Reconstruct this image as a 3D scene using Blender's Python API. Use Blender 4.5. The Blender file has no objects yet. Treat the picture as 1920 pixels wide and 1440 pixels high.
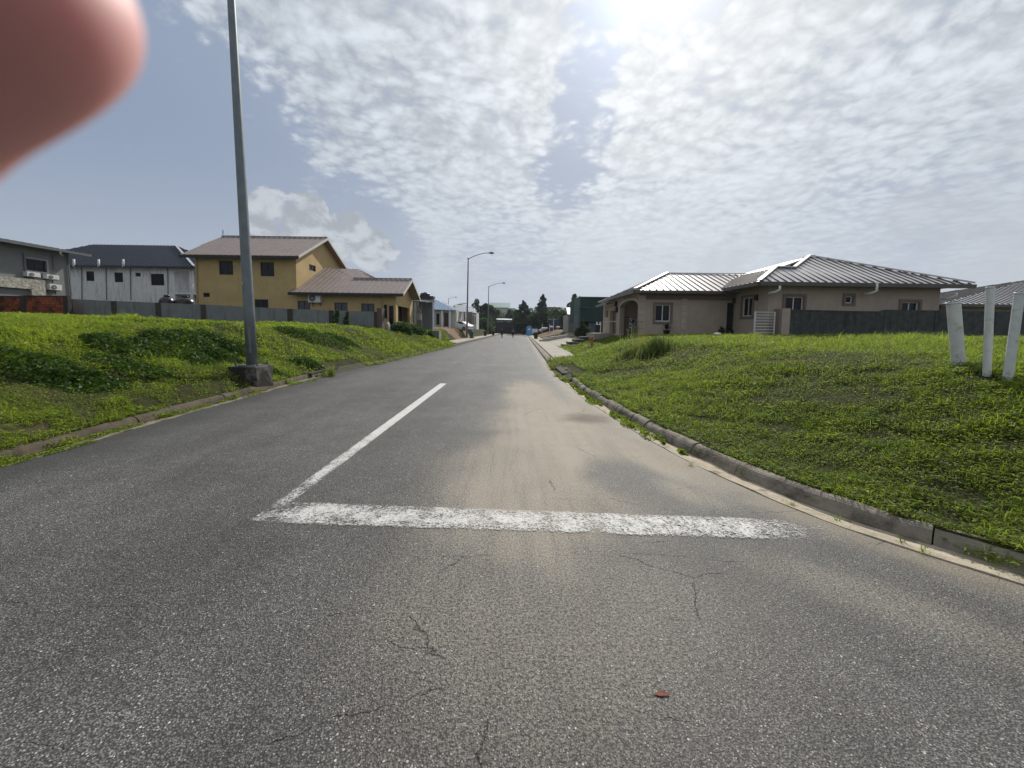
import bpy, bmesh, math, random
import numpy as np
from mathutils import Vector, Matrix, noise as mnoise
random.seed(7); RNG = np.random.default_rng(11)
S = bpy.context.scene
COL = S.collection
R = math.radians

# ------------------------------------------------------------------ camera
F = 720.0; PITCH = R(4.1); ROLL = R(0.8); H = 1.6; SY = -51.4      # in 1920 px units
cam = bpy.data.cameras.new('camera'); co = bpy.data.objects.new('camera', cam); COL.objects.link(co)
cam.sensor_width = 36; cam.lens = 36*F/1920; cam.shift_y = SY/1920
cam.clip_start = 0.004; cam.clip_end = 6000
cam.dof.use_dof = True; cam.dof.focus_distance = 9.0; cam.dof.aperture_fstop = 10
co.matrix_world = Matrix.Translation((0, 0, H)) @ Matrix.Rotation(math.pi/2-PITCH, 4, 'X') @ Matrix.Rotation(ROLL, 4, 'Z')
S.camera = co
_cp, _sp, _cr, _sr = math.cos(PITCH), math.sin(PITCH), math.cos(ROLL), math.sin(ROLL)
def ray(x, y):
    a = (x-960)/F; b = -(y-720-SY)/F
    A = a*_cr-b*_sr; B = a*_sr+b*_cr
    return (A, _cp+_sp*B, _cp*B-_sp)
def at(x, y, Y):
    r = ray(x, y); t = Y/r[1]; return Vector((r[0]*t, Y, H+r[2]*t))
def gr(x, y, z=0.0):
    r = ray(x, y); t = (z-H)/r[2]; return Vector((r[0]*t, r[1]*t, z))
def atX(x, y, X):
    r = ray(x, y); t = X/r[0]; return Vector((X, r[1]*t, H+r[2]*t))

# ------------------------------------------------------------------ exposure, sun, sky
S.view_settings.view_transform = 'Standard'; S.view_settings.look = 'None'
S.view_settings.exposure = 0.6; S.view_settings.gamma = 1
S.cycles.max_bounces = 8; S.cycles.transparent_max_bounces = 12
S.cycles.use_denoising = True
SUN_EL, SUN_AZ = R(41), R(20)
sdir = Vector((math.sin(SUN_AZ)*math.cos(SUN_EL), math.cos(SUN_AZ)*math.cos(SUN_EL), math.sin(SUN_EL)))
sl = bpy.data.lights.new('sun', 'SUN'); sl.energy = 2.7; sl.angle = R(0.9); sl.color = (1, .955, .88)
so = bpy.data.objects.new('sun', sl); COL.objects.link(so)
so.rotation_euler = sdir.to_track_quat('Z', 'Y').to_euler()

class NT:
    def __init__(s, tree): s.t = tree; s.n = tree.nodes; s.l = tree.links
    def new(s, typ, **kw):
        nd = s.n.new(typ)
        for k, v in kw.items():
            if k.startswith('i_'):
                nm = k[2:].replace('_', ' ')
                nd.inputs[int(nm) if nm.isdigit() else nm].default_value = v
            else: setattr(nd, k, v)
        return nd
    def link(s, a, b): s.l.new(a, b)
    def put(s, sock, v):
        if isinstance(v, bpy.types.NodeSocket): s.l.new(v, sock)
        elif v is not None:
            if isinstance(v, (int, float)) and sock.type == 'RGBA': v = (v, v, v, 1)
            elif isinstance(v, (int, float)) and sock.type == 'VECTOR': v = (v, v, v)
            sock.default_value = v
    def math(s, op, a, b=None, c=None, clamp=False):
        nd = s.n.new('ShaderNodeMath'); nd.operation = op; nd.use_clamp = clamp
        for i, v in enumerate((a, b, c)): s.put(nd.inputs[i], v)
        return nd.outputs[0]
    def vmath(s, op, a, b=None):
        nd = s.n.new('ShaderNodeVectorMath'); nd.operation = op
        s.put(nd.inputs[0], a)
        if b is not None: s.put(nd.inputs[1], b)
        return nd.outputs[1] if op in ('DOT_PRODUCT', 'LENGTH', 'DISTANCE') else nd.outputs[0]
    def mix(s, fac, a, b, blend='MIX'):
        nd = s.n.new('ShaderNodeMix'); nd.data_type = 'RGBA'; nd.blend_type = blend
        s.put(nd.inputs[0], fac); s.put(nd.inputs[6], a); s.put(nd.inputs[7], b)
        return nd.outputs[2]
    def ramp(s, v, lo, hi, a=0.0, b=1.0, smooth=True):
        nd = s.n.new('ShaderNodeMapRange'); nd.interpolation_type = 'SMOOTHSTEP' if smooth else 'LINEAR'
        s.put(nd.inputs[0], v)
        for i, q in zip((1, 2, 3, 4), (lo, hi, a, b)): s.put(nd.inputs[i], q)
        return nd.outputs[0]
    def noise(s, vec, scale, detail=3, rough=.55, dist=0.0, color=False):
        nd = s.n.new('ShaderNodeTexNoise')
        if vec is not None: s.l.new(vec, nd.inputs['Vector'])
        nd.inputs['Scale'].default_value = scale; nd.inputs['Detail'].default_value = detail
        nd.inputs['Roughness'].default_value = rough; nd.inputs['Distortion'].default_value = dist
        return nd.outputs[1 if color else 0]
    def voro(s, vec, scale, feature='F1', out=0, rnd=1.0):
        nd = s.n.new('ShaderNodeTexVoronoi'); nd.feature = feature
        if vec is not None: s.l.new(vec, nd.inputs['Vector'])
        nd.inputs['Scale'].default_value = scale; nd.inputs['Randomness'].default_value = rnd
        return nd.outputs[out]
    def mapping(s, vec, scale=(1, 1, 1), rot=(0, 0, 0), loc=(0, 0, 0)):
        nd = s.n.new('ShaderNodeMapping'); s.l.new(vec, nd.inputs[0])
        nd.inputs['Scale'].default_value = scale; nd.inputs['Rotation'].default_value = rot; nd.inputs['Location'].default_value = loc
        return nd.outputs[0]

def dirpx(x, y): return Vector(ray(x, y)).normalized()
world = bpy.data.worlds.new('World'); S.world = world; world.use_nodes = True
w = NT(world.node_tree); w.n.clear()
wo = w.new('ShaderNodeOutputWorld'); bg = w.new('ShaderNodeBackground')
sky = w.new('ShaderNodeTexSky'); sky.sky_type = 'NISHITA'; sky.sun_disc = False
sky.sun_elevation = SUN_EL; sky.sun_rotation = SUN_AZ; sky.air_density = 1.0; sky.dust_density = 1.2; sky.ozone_density = 1.3
tc = w.new('ShaderNodeTexCoord'); D = tc.outputs['Generated']
sp = w.new('ShaderNodeSeparateXYZ'); w.link(D, sp.inputs[0])
dz = w.math('ADD', w.math('MAXIMUM', sp.outputs[2], 0.02), 0.17)
cmb = w.new('ShaderNodeCombineXYZ')
w.link(w.math('DIVIDE', sp.outputs[0], dz), cmb.inputs[0]); w.link(w.math('DIVIDE', sp.outputs[1], dz), cmb.inputs[1])
UV = cmb.outputs[0]
sdot = w.vmath('DOT_PRODUCT', D, tuple(sdir))
def blob(px, py, r0, r1):
    return w.ramp(w.vmath('DOT_PRODUCT', D, tuple(dirpx(px, py))), math.cos(R(r1)), math.cos(R(r0)))
def mul(a, b): return w.math('MULTIPLY', a, b)
def add(a, b): return w.math('ADD', a, b)
def sub_(a, b): return w.math('SUBTRACT', a, b)
g0 = w.math('POWER', w.math('MAXIMUM', sdot, 0), 2.5); g1 = w.math('POWER', w.math('MAXIMUM', sdot, 0), 9.0); g2 = w.math('POWER', w.math('MAXIMUM', sdot, 0), 45.0); g3 = w.math('POWER', w.math('MAXIMUM', sdot, 0), 300.0)
wv = w.new('ShaderNodeVectorMath', operation='SCALE'); w.link(w.noise(UV, 2.2, 3, .55, 0, True), wv.inputs[0]); wv.inputs['Scale'].default_value = .14
WUV = w.vmath('ADD', UV, wv.outputs[0])
big = w.noise(w.mapping(UV, (1, 1.3, 1), (0, 0, R(25))), 1.9, 4, .6, .5)
med = w.noise(w.mapping(WUV, (1, 1.2, 1), (0, 0, R(-25))), 5.0, 3, .6, .2)
fine = w.noise(w.mapping(WUV, (1, 1.15, 1), (0, 0, R(-25))), 21, 4, .6, .1)
cell = w.voro(w.mapping(WUV, (1.0, 1.1, 1), (0, 0, R(-25))), 15, 'F1')
cell2 = w.voro(w.mapping(WUV, (1.2, 1.0, 1), (0, 0, R(20))), 30, 'F1')
tex = add(add(mul(sub_(.42, cell), 1.05), mul(sub_(.42, cell2), .40)), add(mul(sub_(fine, .5), 1.75), mul(sub_(med, .5), 1.7)))
gap = blob(200, 330, 8, 24)
for b in (blob(400, 330, 4, 13), blob(60, 200, 6, 18), mul(blob(640, 490, 3, 14), .9), blob(-250, 300, 10, 35), blob(300, 230, 3, 9),
          mul(blob(1105, 130, .5, 5.2), .55), mul(blob(1090, 230, .5, 5.6), .62), mul(blob(1120, 40, .5, 4.5), .42), mul(blob(1060, 330, .5, 6.5), .55), mul(blob(1650, 480, 3, 13), .3), mul(blob(950, 520, 4, 12), .35)):
    gap = w.math('MAXIMUM', gap, b)
cover = sub_(add(1.16, mul(sub_(big, .5), 1.3)), mul(gap, 1.5))
dens = add(cover, mul(tex, .75))
alpha = w.ramp(dens, .15, 1.0, 0.0, .94)
low = w.ramp(sp.outputs[2], .10, .50, 1.0, 0.0)
alpha = w.mix(mul(low, .7), alpha, mul(w.ramp(cover, .0, 1.1), .85))
alpha = w.mix(w.ramp(sp.outputs[2], .02, .13, 1.0, 0.0), alpha, .42)
amp = sub_(1.0, mul(low, .86))
bright = add(1.0, mul(mul(w.ramp(tex, -.75, .75, -.21, .17), amp), sub_(1.15, mul(g1, .5))))
lum = add(3.15, add(mul(g0, 1.0), add(mul(g1, 1.3), add(mul(g2, .6), mul(g3, 1.6)))))
lum = mul(lum, bright)
ccol = w.mix(1.0, w.mix(g1, (.90, .985, 1.09, 1), (.98, 1.0, 1.01, 1)), lum, 'MULTIPLY')
skyc = w.mix(1.0, sky.outputs[0], (1.0, .90, .80, 1), 'MULTIPLY')
cap_ = w.mix(1.0, w.mix(g0, (1.3, 1.75, 2.55, 1), (2.5, 2.75, 3.25, 1)), add(1.0, add(mul(g0, .05), add(mul(g1, .2), add(mul(g2, .9), mul(g3, 2))))), 'MULTIPLY')
skyc = w.mix(1.0, skyc, cap_, 'DARKEN')
hz = w.ramp(sp.outputs[2], -.02, .40, .97, .0)
skyc = w.mix(hz, skyc, w.mix(1.0, (.87, .955, 1.09, 1), add(3.0, add(mul(g0, .85), add(mul(g1, .5), mul(g2, 1.5)))), 'MULTIPLY'))
out = w.mix(alpha, skyc, ccol)
# low cumulus bank on the left
cD = w.mapping(D, (1, 1, 1.5)); cn = w.noise(cD, 11, 7, .58, .3); cn2 = w.noise(w.mapping(D, (1, 1, 1.5), (0, 0, 0), (.010, 0, -.03)), 11, 7, .58, .3)
cb = w.math('MAXIMUM', w.math('MAXIMUM', blob(510, 405, .8, 4.4), blob(575, 405, .8, 4.2)), w.math('MAXIMUM', blob(650, 425, .8, 3.8), w.math('MAXIMUM', mul(blob(700, 470, 1.0, 4.8), .85), mul(blob(600, 460, 1.5, 6.0), .9))))
cbr = w.math('MAXIMUM', mul(blob(1400, 500, 2, 8), .5), mul(blob(1870, 440, 4, 12), .6))
cu = w.ramp(add(cb, mul(sub_(cn, .5), 2.4)), .52, .72)
cur = w.ramp(add(cbr, mul(sub_(cn, .5), 2.0)), .40, .70)
cush = w.ramp(sub_(cn, cn2), -.10, .12, 2.5, 3.9)
out = w.mix(mul(cu, .72), out, w.mix(1.0, (.93, .98, 1.03, 1), cush, 'MULTIPLY'))
out = w.mix(mul(cur, .35), out, w.mix(1.0, (.93, .98, 1.05, 1), 3.2, 'MULTIPLY'))
w.link(out, bg.inputs[0]); bg.inputs[1].default_value = 0.115
w.link(bg.outputs[0], wo.inputs[0])

# ------------------------------------------------------------------ materials
MATS = {}
def mat(name, col, rough=.8, metal=0.0, var=.12, scale=2.0, bump=0.0, bscale=30.0, spec=.4, streak=None, streak_amt=.5, col2=None, c2lo=.5, c2hi=.65, c2scale=None, coat=0):
    if name in MATS: return MATS[name]
    m = bpy.data.materials.new(name); m.use_nodes = True; t = NT(m.node_tree)
    b = t.n['Principled BSDF']; tc = t.new('ShaderNodeTexCoord'); V = tc.outputs['Object']
    g = t.new('ShaderNodeNewGeometry'); P = g.outputs['Position']
    c = (*col, 1)
    n = t.noise(P, scale, 5, .6)
    k = t.ramp(n, .3, .7, 1-var, 1+var, False)
    out = t.mix(1.0, c, k, 'MULTIPLY')
    if col2 is not None:
        n2 = t.noise(P, c2scale or scale*.6, 5, .65, .3)
        out = t.mix(t.ramp(n2, c2lo, c2hi), out, (*col2, 1))
    if streak is not None:
        sx = t.noise(t.mapping(P, (3.0, 3.0, .35)), 1.6, 5, .65)
        out = t.mix(t.math('MULTIPLY', t.ramp(sx, .48, .72), streak_amt), out, (*streak, 1))
    t.link(out, b.inputs['Base Color'])
    b.inputs['Roughness'].default_value = rough; b.inputs['Metallic'].default_value = metal
    b.inputs['Specular IOR Level'].default_value = spec
    if coat: b.inputs['Coat Weight'].default_value = coat; b.inputs['Coat Roughness'].default_value = .08
    if bump:
        bn = t.new('ShaderNodeBump'); bn.inputs['Strength'].default_value = bump; bn.inputs['Distance'].default_value = .02
        t.link(t.noise(P, bscale, 4, .6), bn.inputs['Height']); t.link(bn.outputs[0], b.inputs['Normal'])
    MATS[name] = m; return m

def leafmat(name, c1, c2, trans=.4, rough=.45, dry=(.30, .26, .10), spec=.35):
    if name in MATS: return MATS[name]
    m = bpy.data.materials.new(name); m.use_nodes = True; t = NT(m.node_tree)
    b = t.n['Principled BSDF']; o = t.n['Material Output']
    at_ = t.new('ShaderNodeAttribute', attribute_name='Col')
    sc = t.new('ShaderNodeSeparateColor'); t.link(at_.outputs[0], sc.inputs[0])
    c = t.mix(sc.outputs[0], (*c1, 1), (*c2, 1))
    c = t.mix(sc.outputs[1], c, (*dry, 1))
    t.link(c, b.inputs['Base Color']); b.inputs['Roughness'].default_value = rough
    b.inputs['Specular IOR Level'].default_value = spec
    tr = t.new('ShaderNodeBsdfTranslucent'); t.link(t.mix(1.0, c, (1.5, 1.65, .75, 1), 'MULTIPLY'), tr.inputs[0])
    mx = t.new('ShaderNodeMixShader'); mx.inputs[0].default_value = trans
    t.link(b.outputs[0], mx.inputs[1]); t.link(tr.outputs[0], mx.inputs[2]); t.link(mx.outputs[0], o.inputs[0])
    MATS[name] = m; return m

# ------------------------------------------------------------------ mesh helpers
class MB:
    def __init__(s): s.v = []; s.f = []
    def poly(s, pts):
        n = len(s.v); s.v += [tuple(p) for p in pts]; s.f.append(tuple(range(n, n+len(pts)))); return s
    def box(s, x0, x1, y0, y1, z0, z1):
        n = len(s.v)
        s.v += [(x, y, z) for z in (z0, z1) for y in (y0, y1) for x in (x0, x1)]
        s.f += [tuple(n+i for i in q) for q in ((0, 2, 3, 1), (4, 5, 7, 6), (0, 1, 5, 4), (2, 6, 7, 3), (0, 4, 6, 2), (1, 3, 7, 5))]
        return s
    def obox(s, c, ax, ay, az):           # oriented box: centre and three half-axis vectors
        c, ax, ay, az = map(Vector, (c, ax, ay, az)); n = len(s.v)
        s.v += [tuple(c+i*ax+j*ay+k*az) for k in (-1, 1) for j in (-1, 1) for i in (-1, 1)]
        s.f += [tuple(n+i for i in q) for q in ((0, 2, 3, 1), (4, 5, 7, 6), (0, 1, 5, 4), (2, 6, 7, 3), (0, 4, 6, 2), (1, 3, 7, 5))]
        return s
    def prism(s, pts, off):               # closed polygon extruded by a vector
        off = Vector(off); a = [Vector(p) for p in pts]; b = [p+off for p in a]; n = len(a)
        s.poly(a); s.poly(b[::-1])
        for i in range(n): s.poly([a[i], b[i], b[(i+1) % n], a[(i+1) % n]])
        return s
    def tube(s, path, rad, n=12, cap=True):
        path = [Vector(p) for p in path]
        if not hasattr(rad, '__len__'): rad = [rad]*len(path)
        base = len(s.v); up = None
        for i, p in enumerate(path):
            d = (path[min(i+1, len(path)-1)]-path[max(i-1, 0)]).normalized()
            if up is None:
                up = Vector((0, 0, 1)) if abs(d.z) < .9 else Vector((1, 0, 0))
            a = d.cross(up)
            a = a.normalized() if a.length > 1e-5 else Vector((1, 0, 0))
            b = d.cross(a).normalized(); up = -b if False else up
            for k in range(n):
                t = 2*math.pi*k/n; s.v.append(tuple(p+rad[i]*(math.cos(t)*a+math.sin(t)*b)))
        for i in range(len(path)-1):
            for k in range(n):
                q = base+i*n; s.f.append((q+k, q+(k+1) % n, q+n+(k+1) % n, q+n+k))
        if cap:
            s.f.append(tuple(base+k for k in range(n))[::-1]); q = base+(len(path)-1)*n; s.f.append(tuple(q+k for k in range(n)))
        return s
    def lathe(s, c, prof, n=20):          # profile (r, z) about a vertical axis through c
        c = Vector(c); base = len(s.v)
        for r_, z_ in prof:
            for k in range(n):
                t = 2*math.pi*k/n; s.v.append((c.x+r_*math.cos(t), c.y+r_*math.sin(t), c.z+z_))
        for i in range(len(prof)-1):
            for k in range(n):
                q = base+i*n; s.f.append((q+k, q+(k+1) % n, q+n+(k+1) % n, q+n+k))
        s.f.append(tuple(base+k for k in range(n))[::-1]); q = base+(len(prof)-1)*n; s.f.append(tuple(q+k for k in range(n)))
        return s
    def join(s, other, m2, name, m, parent):  # a second material for raised seams of the same sheet
        n, k = len(s.v), len(s.f); s.v += other.v; s.f += [tuple(n+i for i in f) for f in other.f]
        o = s.build(name, m, parent); o.data.materials.append(m2)
        for p in o.data.polygons[k:]: p.material_index = 1
        return o
    def build(s, name, m, parent=None, smooth=False, bevel=0, world=True):
        me = bpy.data.meshes.new(name); me.from_pydata(s.v, [], s.f); me.update()
        me.materials.append(m); o = bpy.data.objects.new(name, me); COL.objects.link(o)
        if smooth:
            for p in me.polygons: p.use_smooth = True
        if bevel:
            md = o.modifiers.new('bevel', 'BEVEL'); md.width = bevel; md.segments = 2; md.limit_method = 'ANGLE'
        if parent is not None:
            o.parent = parent
            if world:                      # the vertices are world coordinates: move them into the parent's frame
                root = parent; T = Matrix.Identity(4)
                while root is not None: T = root.matrix_basis @ T; root = root.parent
                me.transform(T.inverted())
        return o
def tag(o, label=None, cat=None, group=None, kind=None):
    for k, v in (('label', label), ('category', cat), ('group', group), ('kind', kind)):
        if v: o[k] = v
    return o
def thing(name, label, cat, loc=(0, 0, 0), rz=0.0, group=None):
    o = bpy.data.objects.new(name, None); COL.objects.link(o); o.empty_display_size = .3
    o.location = loc; o.rotation_euler = (0, 0, rz)
    o.matrix_basis = Matrix.Translation(loc) @ Matrix.Rotation(rz, 4, 'Z')
    return tag(o, label, cat, group)
def copy_tree(o, parent=None):
    c = o.copy(); COL.objects.link(c)
    if parent is not None: c.parent = parent
    for ch in [x for x in o.children]: copy_tree(ch, c)
    return c
def npmesh(name, V, FC, m, col=None, parent=None, smooth=False):
    me = bpy.data.meshes.new(name); k = FC.shape[1]
    me.vertices.add(len(V)); me.vertices.foreach_set('co', V.astype(np.float32).ravel())
    me.loops.add(FC.size); me.loops.foreach_set('vertex_index', FC.astype(np.int32).ravel())
    me.polygons.add(len(FC)); me.polygons.foreach_set('loop_start', np.arange(0, FC.size, k, dtype=np.int32))
    me.polygons.foreach_set('loop_total', np.full(len(FC), k, dtype=np.int32))
    if smooth: me.polygons.foreach_set('use_smooth', np.ones(len(FC), dtype=bool))
    me.update(calc_edges=True)
    if col is not None:
        a = me.color_attributes.new('Col', 'FLOAT_COLOR', 'POINT')
        c4 = np.ones((len(V), 4), np.float32); c4[:, :col.shape[1]] = col; a.data.foreach_set('color', c4.ravel())
    me.materials.append(m)
    o = bpy.data.objects.new(name, me); COL.objects.link(o)
    if parent is not None:
        o.parent = parent; me.transform(parent.matrix_basis.inverted())
    return o

# ------------------------------------------------------------------ terrain
RX = [(-40, 14), (-12, 11), (-5, 8.2), (-1, 5.3), (.8, 4.6), (1.6, 3.95), (2.37, 3.34), (2.76, 2.96), (3.34, 2.60), (4.55, 2.21), (5.83, 1.99), (9.06, 1.67), (13.2, 1.58), (21.2, 1.78), (42, 2.32), (79, 3.24), (110, 4.3), (2000, 4.3)]
LX = [(-40, -14), (-12, -11), (-5, -9), (0, -6.3), (2, -5.75), (4.1, -5.56), (4.95, -5.65), (6.25, -5.79), (9.2, -5.93), (12.3, -6.1), (18.5, -5.68), (31.5, -5.25), (69.5, -4.38), (110, -3.6), (2000, -3.6)]
def _interp(T, y):
    return np.interp(y, [a for a, b in T], [b for a, b in T])
def smoothrow(T, y):                        # small box filter keeps the kerb line from kinking
    return sum(_interp(T, y+d) for d in (-.35, -.17, 0, .17, .35))/5
def kR(y): return smoothrow(RX, y)
def kL(y): return smoothrow(LX, y)
def ss(x): x = np.clip(x, 0, 1); return x*x*(3-2*x)
def lumps(x, y):
    return (.5*np.sin(x*1.3+1.1*np.sin(y*.7))+.5*np.sin(y*1.7+2.0+np.sin(x*.9))+.35*np.sin(x*3.1+y*2.3)+.3*np.sin(x*2.1-y*3.7+1)+.2*np.sin(x*6.3+y*5.1))
KW = .35                                    # gutter + kerb width outside the asphalt
def zt(x, y):
    x = np.asarray(x, float); y = np.asarray(y, float)
    r = x-kR(y)-KW; l = kL(y)-KW+.08-x
    k = ss((y-17)/8); r0 = 1.3*k
    zr = .125+1.05*ss((r-r0)/(4.6+.6*k))+.25*ss((r-2)/14)
    zr = zr*(1-.25*ss((y-45)/40)*ss(1-(r/12)))
    kl = ss((y-33)/7); l0 = 1.9*kl
    zl = .12+.16*ss(l/.5)*(1-kl)+(1.22+.1*kl)*ss((l-l0)/(5.0-3.3*kl))+(.56+.3*kl)*ss((l-1-l0)/28)
    for cx, cy, a, sx, sy in ((-13.5, 13.5, .22, 2.2, .9), (-10.2, 14.2, .18, 1.2, .8), (-12.5, 20.5, .16, 3, 1.0), (-9.4, 22.5, .22, 2.5, 1.2), (-19, 13.5, .15, 2, .8), (-8.3, 31.5, .25, 1.2, 3), (-6.55, 9.5, .34, .8, .9)):
        zl = zl+a*np.exp(-((x-cx)/sx)**2-((y-cy)/sy)**2)*ss(l/1.5)
    for cx, cy, a, sx, sy in ((4.5, 13.2, .16, 1.6, .8), (6.2, 5.2, .06, .7, .6), (7.0, 10.0, -.06, 2.5, .8)):
        zr = zr+a*np.exp(-((x-cx)/sx)**2-((y-cy)/sy)**2)
    n = lumps(x, y)*.022+.018*np.sin(x*11.3+2*np.sin(y*7.1))*np.sin(y*9.7+1.7*np.sin(x*5.3))
    z = np.where(r > 0, zr+n*ss(r/.8), np.where(l > 0, zl+n*ss(l/.8), -.06))
    # driveway cut and the drains
    flat = ss((y-128)/6)
    return z*(1-flat)+flat*(.1)
def zg(x, y): return float(zt(x, y))

ys = np.concatenate([np.arange(-40, -4, 2.0), np.arange(-4, 18, .22), np.arange(18, 50, .6), np.arange(50, 135, 2.5), np.array([145, 160, 200, 260, 400])])
offs = np.concatenate([np.arange(0.0, 7, .2), np.arange(7, 16, .5), np.arange(16, 45, 1.5), np.array([50, 60, 80, 120, 200, 400])])
rows = []
for y in ys:
    l = float(kL(y))-KW+.08; r = float(kR(y))+KW
    xs = np.concatenate([(l-offs)[::-1], [l+.02, l+.1, (l+r)/2, r-.1, r-.02], r+offs])
    rows.append(np.stack([xs, np.full_like(xs, y), zt(xs, np.full_like(xs, y))], 1))
V = np.array(rows); ny, nx, _ = V.shape
idx = np.arange(ny*nx).reshape(ny, nx)
Q = np.stack([idx[:-1, :-1], idx[:-1, 1:], idx[1:, 1:], idx[1:, :-1]], -1).reshape(-1, 4)
def ground_mat():
    m = bpy.data.materials.new('soil_and_turf'); m.use_nodes = True; t = NT(m.node_tree); b = t.n['Principled BSDF']
    P = t.new('ShaderNodeNewGeometry').outputs['Position']
    n1 = t.noise(P, 1.1, 5, .65); n2 = t.noise(P, 14, 4, .7); n3 = t.noise(P, .35, 3, .5)
    c = t.mix(t.ramp(n1, .35, .65), (.040, .040, .016, 1), (.060, .068, .022, 1))
    c = t.mix(t.ramp(n2, .3, .7), t.mix(1.0, c, (.55, .55, .5, 1), 'MULTIPLY'), c)
    c = t.mix(t.math('MULTIPLY', t.ramp(n3, .56, .72), .5), c, (.085, .062, .040, 1))
    t.link(c, b.inputs['Base Color']); b.inputs['Roughness'].default_value = .95; b.inputs['Specular IOR Level'].default_value = .1
    bn = t.new('ShaderNodeBump'); bn.inputs['Strength'].default_value = .8; bn.inputs['Distance'].default_value = .05
    t.link(n2, bn.inputs['Height']); t.link(bn.outputs[0], b.inputs['Normal'])
    return m
GM = ground_mat()
ground = npmesh('ground', V.reshape(-1, 3), Q, GM, smooth=True); tag(ground, kind='structure')

# ------------------------------------------------------------------ road
def road_mat():
    m = bpy.data.materials.new('asphalt'); m.use_nodes = True; t = NT(m.node_tree); b = t.n['Principled BSDF']
    P = t.new('ShaderNodeNewGeometry').outputs['Position']
    s_ = t.new('ShaderNodeSeparateXYZ'); t.link(P, s_.inputs[0]); X, Y = s_.outputs[0], s_.outputs[1]
    big = t.noise(P, .55, 4, .6); mid = t.noise(P, 3.2, 4, .6); fine = t.noise(P, 120, 3, .7)
    st = t.voro(P, 125, 'F1', 0); stc = t.voro(P, 125, 'F1', 1); st2 = t.voro(P, 55, 'F1', 0); st2c = t.voro(P, 55, 'F1', 1)
    a = t.new('ShaderNodeSeparateColor'); t.link(stc, a.inputs[0]); a2 = t.new('ShaderNodeSeparateColor'); t.link(st2c, a2.inputs[0])
    c = t.mix(t.ramp(a.outputs[0], .1, .95), (.072, .069, .065, 1), (.160, .152, .140, 1))
    c = t.mix(t.ramp(st, .36, .62), c, (.034, .033, .032, 1))                      # binder between the stones
    chip = t.math('MULTIPLY', t.ramp(a.outputs[1], .88, .91), t.ramp(st, .44, .34))
    c = t.mix(chip, c, t.mix(a.outputs[2], (.42, .39, .33, 1), (.22, .215, .21, 1)))
    chip2 = t.math('MULTIPLY', t.ramp(a2.outputs[1], .95, .96), t.ramp(st2, .33, .22))
    c = t.mix(chip2, c, t.mix(a2.outputs[2], (.50, .47, .40, 1), (.20, .21, .23, 1)))
    c = t.mix(1.0, c, t.ramp(big, .3, .7, .82, 1.20), 'MULTIPLY'); c = t.mix(1.0, c, t.ramp(t.noise(P, 230, 2, .6), .3, .7, .72, 1.3), 'MULTIPLY')
    c = t.mix(1.0, c, t.ramp(t.noise(t.mapping(P, (1.6, .12, 1)), 1.0, 3, .5), .3, .7, .88, 1.14), 'MULTIPLY'); c = t.mix(t.ramp(t.noise(P, 9, 5, .7), .55, .72, 0, .35), c, (.045, .040, .036, 1))
    c = t.mix(1.0, c, t.ramp(mid, .3, .7, .90, 1.10), 'MULTIPLY')
    warp = t.noise(P, 1.6, 4, .6); wv_ = t.math('MULTIPLY', t.math('SUBTRACT', warp, .5), 1.0)
    def blob2(cx, cy, rx, ry, rot=0.0):
        dx = t.math('SUBTRACT', X, cx); dy = t.math('SUBTRACT', Y, cy)
        u = t.math('ADD', t.math('MULTIPLY', dx, math.cos(rot)/rx), t.math('MULTIPLY', dy, math.sin(rot)/rx))
        v = t.math('ADD', t.math('MULTIPLY', dx, -math.sin(rot)/ry), t.math('MULTIPLY', dy, math.cos(rot)/ry))
        d = t.math('SQRT', t.math('ADD', t.math('MULTIPLY', u, u), t.math('MULTIPLY', v, v)))
        return t.ramp(t.math('ADD', d, t.math('MULTIPLY', wv_, .7)), .25, 1.15, 1.0, 0.0)
    sand = blob2(.75, 6.4, 1.35, 4.4)
    for q, k in ((blob2(.2, 4.0, 1.3, 2.4), .70), (blob2(1.65, 5.0, .5, 1.8, R(14)), .85), (blob2(.45, 9.5, .9, 3.2), .9), (blob2(1.6, 3.9, .8, .35, R(-50)), .6), (blob2(2.2, 2.25, 1.1, .35, R(-42)), .34), (blob2(.2, 2.2, 1.6, 1.3), .34)):
        sand = t.math('MAXIMUM', sand, t.math('MULTIPLY', q, k))
    bare = blob2(1.25, 4.1, .55, .75, R(10)); bare2 = blob2(.75, 3.1, .35, .4)
    sand = t.math('MULTIPLY', sand, t.math('SUBTRACT', 1.0, t.math('MULTIPLY', bare, .85)))
    tracks = t.noise(t.mapping(P, (6, .35, 1)), 1.4, 4, .6)
    sand = t.math('MULTIPLY', sand, t.ramp(tracks, .25, .6, .72, 1.0))
    grit = t.ramp(t.noise(P, 60, 3, .8), .35, .62)
    sandm = t.math('MULTIPLY', t.ramp(t.math('ADD', sand, t.math('MULTIPLY', t.math('SUBTRACT', grit, .5), .5)), .10, .92), .80, clamp=True)
    c = t.mix(sandm, c, t.mix(mid, (.34, .295, .235, 1), (.47, .415, .335, 1)))
    # sandy wash where the road meets the concrete drain, dark damp grime along the other side
    er = t.new('ShaderNodeAttribute', attribute_name='Col'); es = t.new('ShaderNodeSeparateColor'); t.link(er.outputs[0], es.inputs[0])
    edgeR = t.ramp(t.math('ADD', es.outputs[0], t.math('MULTIPLY', wv_, .35)), .72, 1.0)
    c = t.mix(t.math('MULTIPLY', edgeR, .55), c, (.27, .22, .155, 1))
    edgeL = t.ramp(t.math('ADD', es.outputs[1], t.math('MULTIPLY', wv_, .55)), .50, .95)
    c = t.mix(t.math('MULTIPLY', edgeL, .62), c, (.022, .020, .019, 1))
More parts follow.
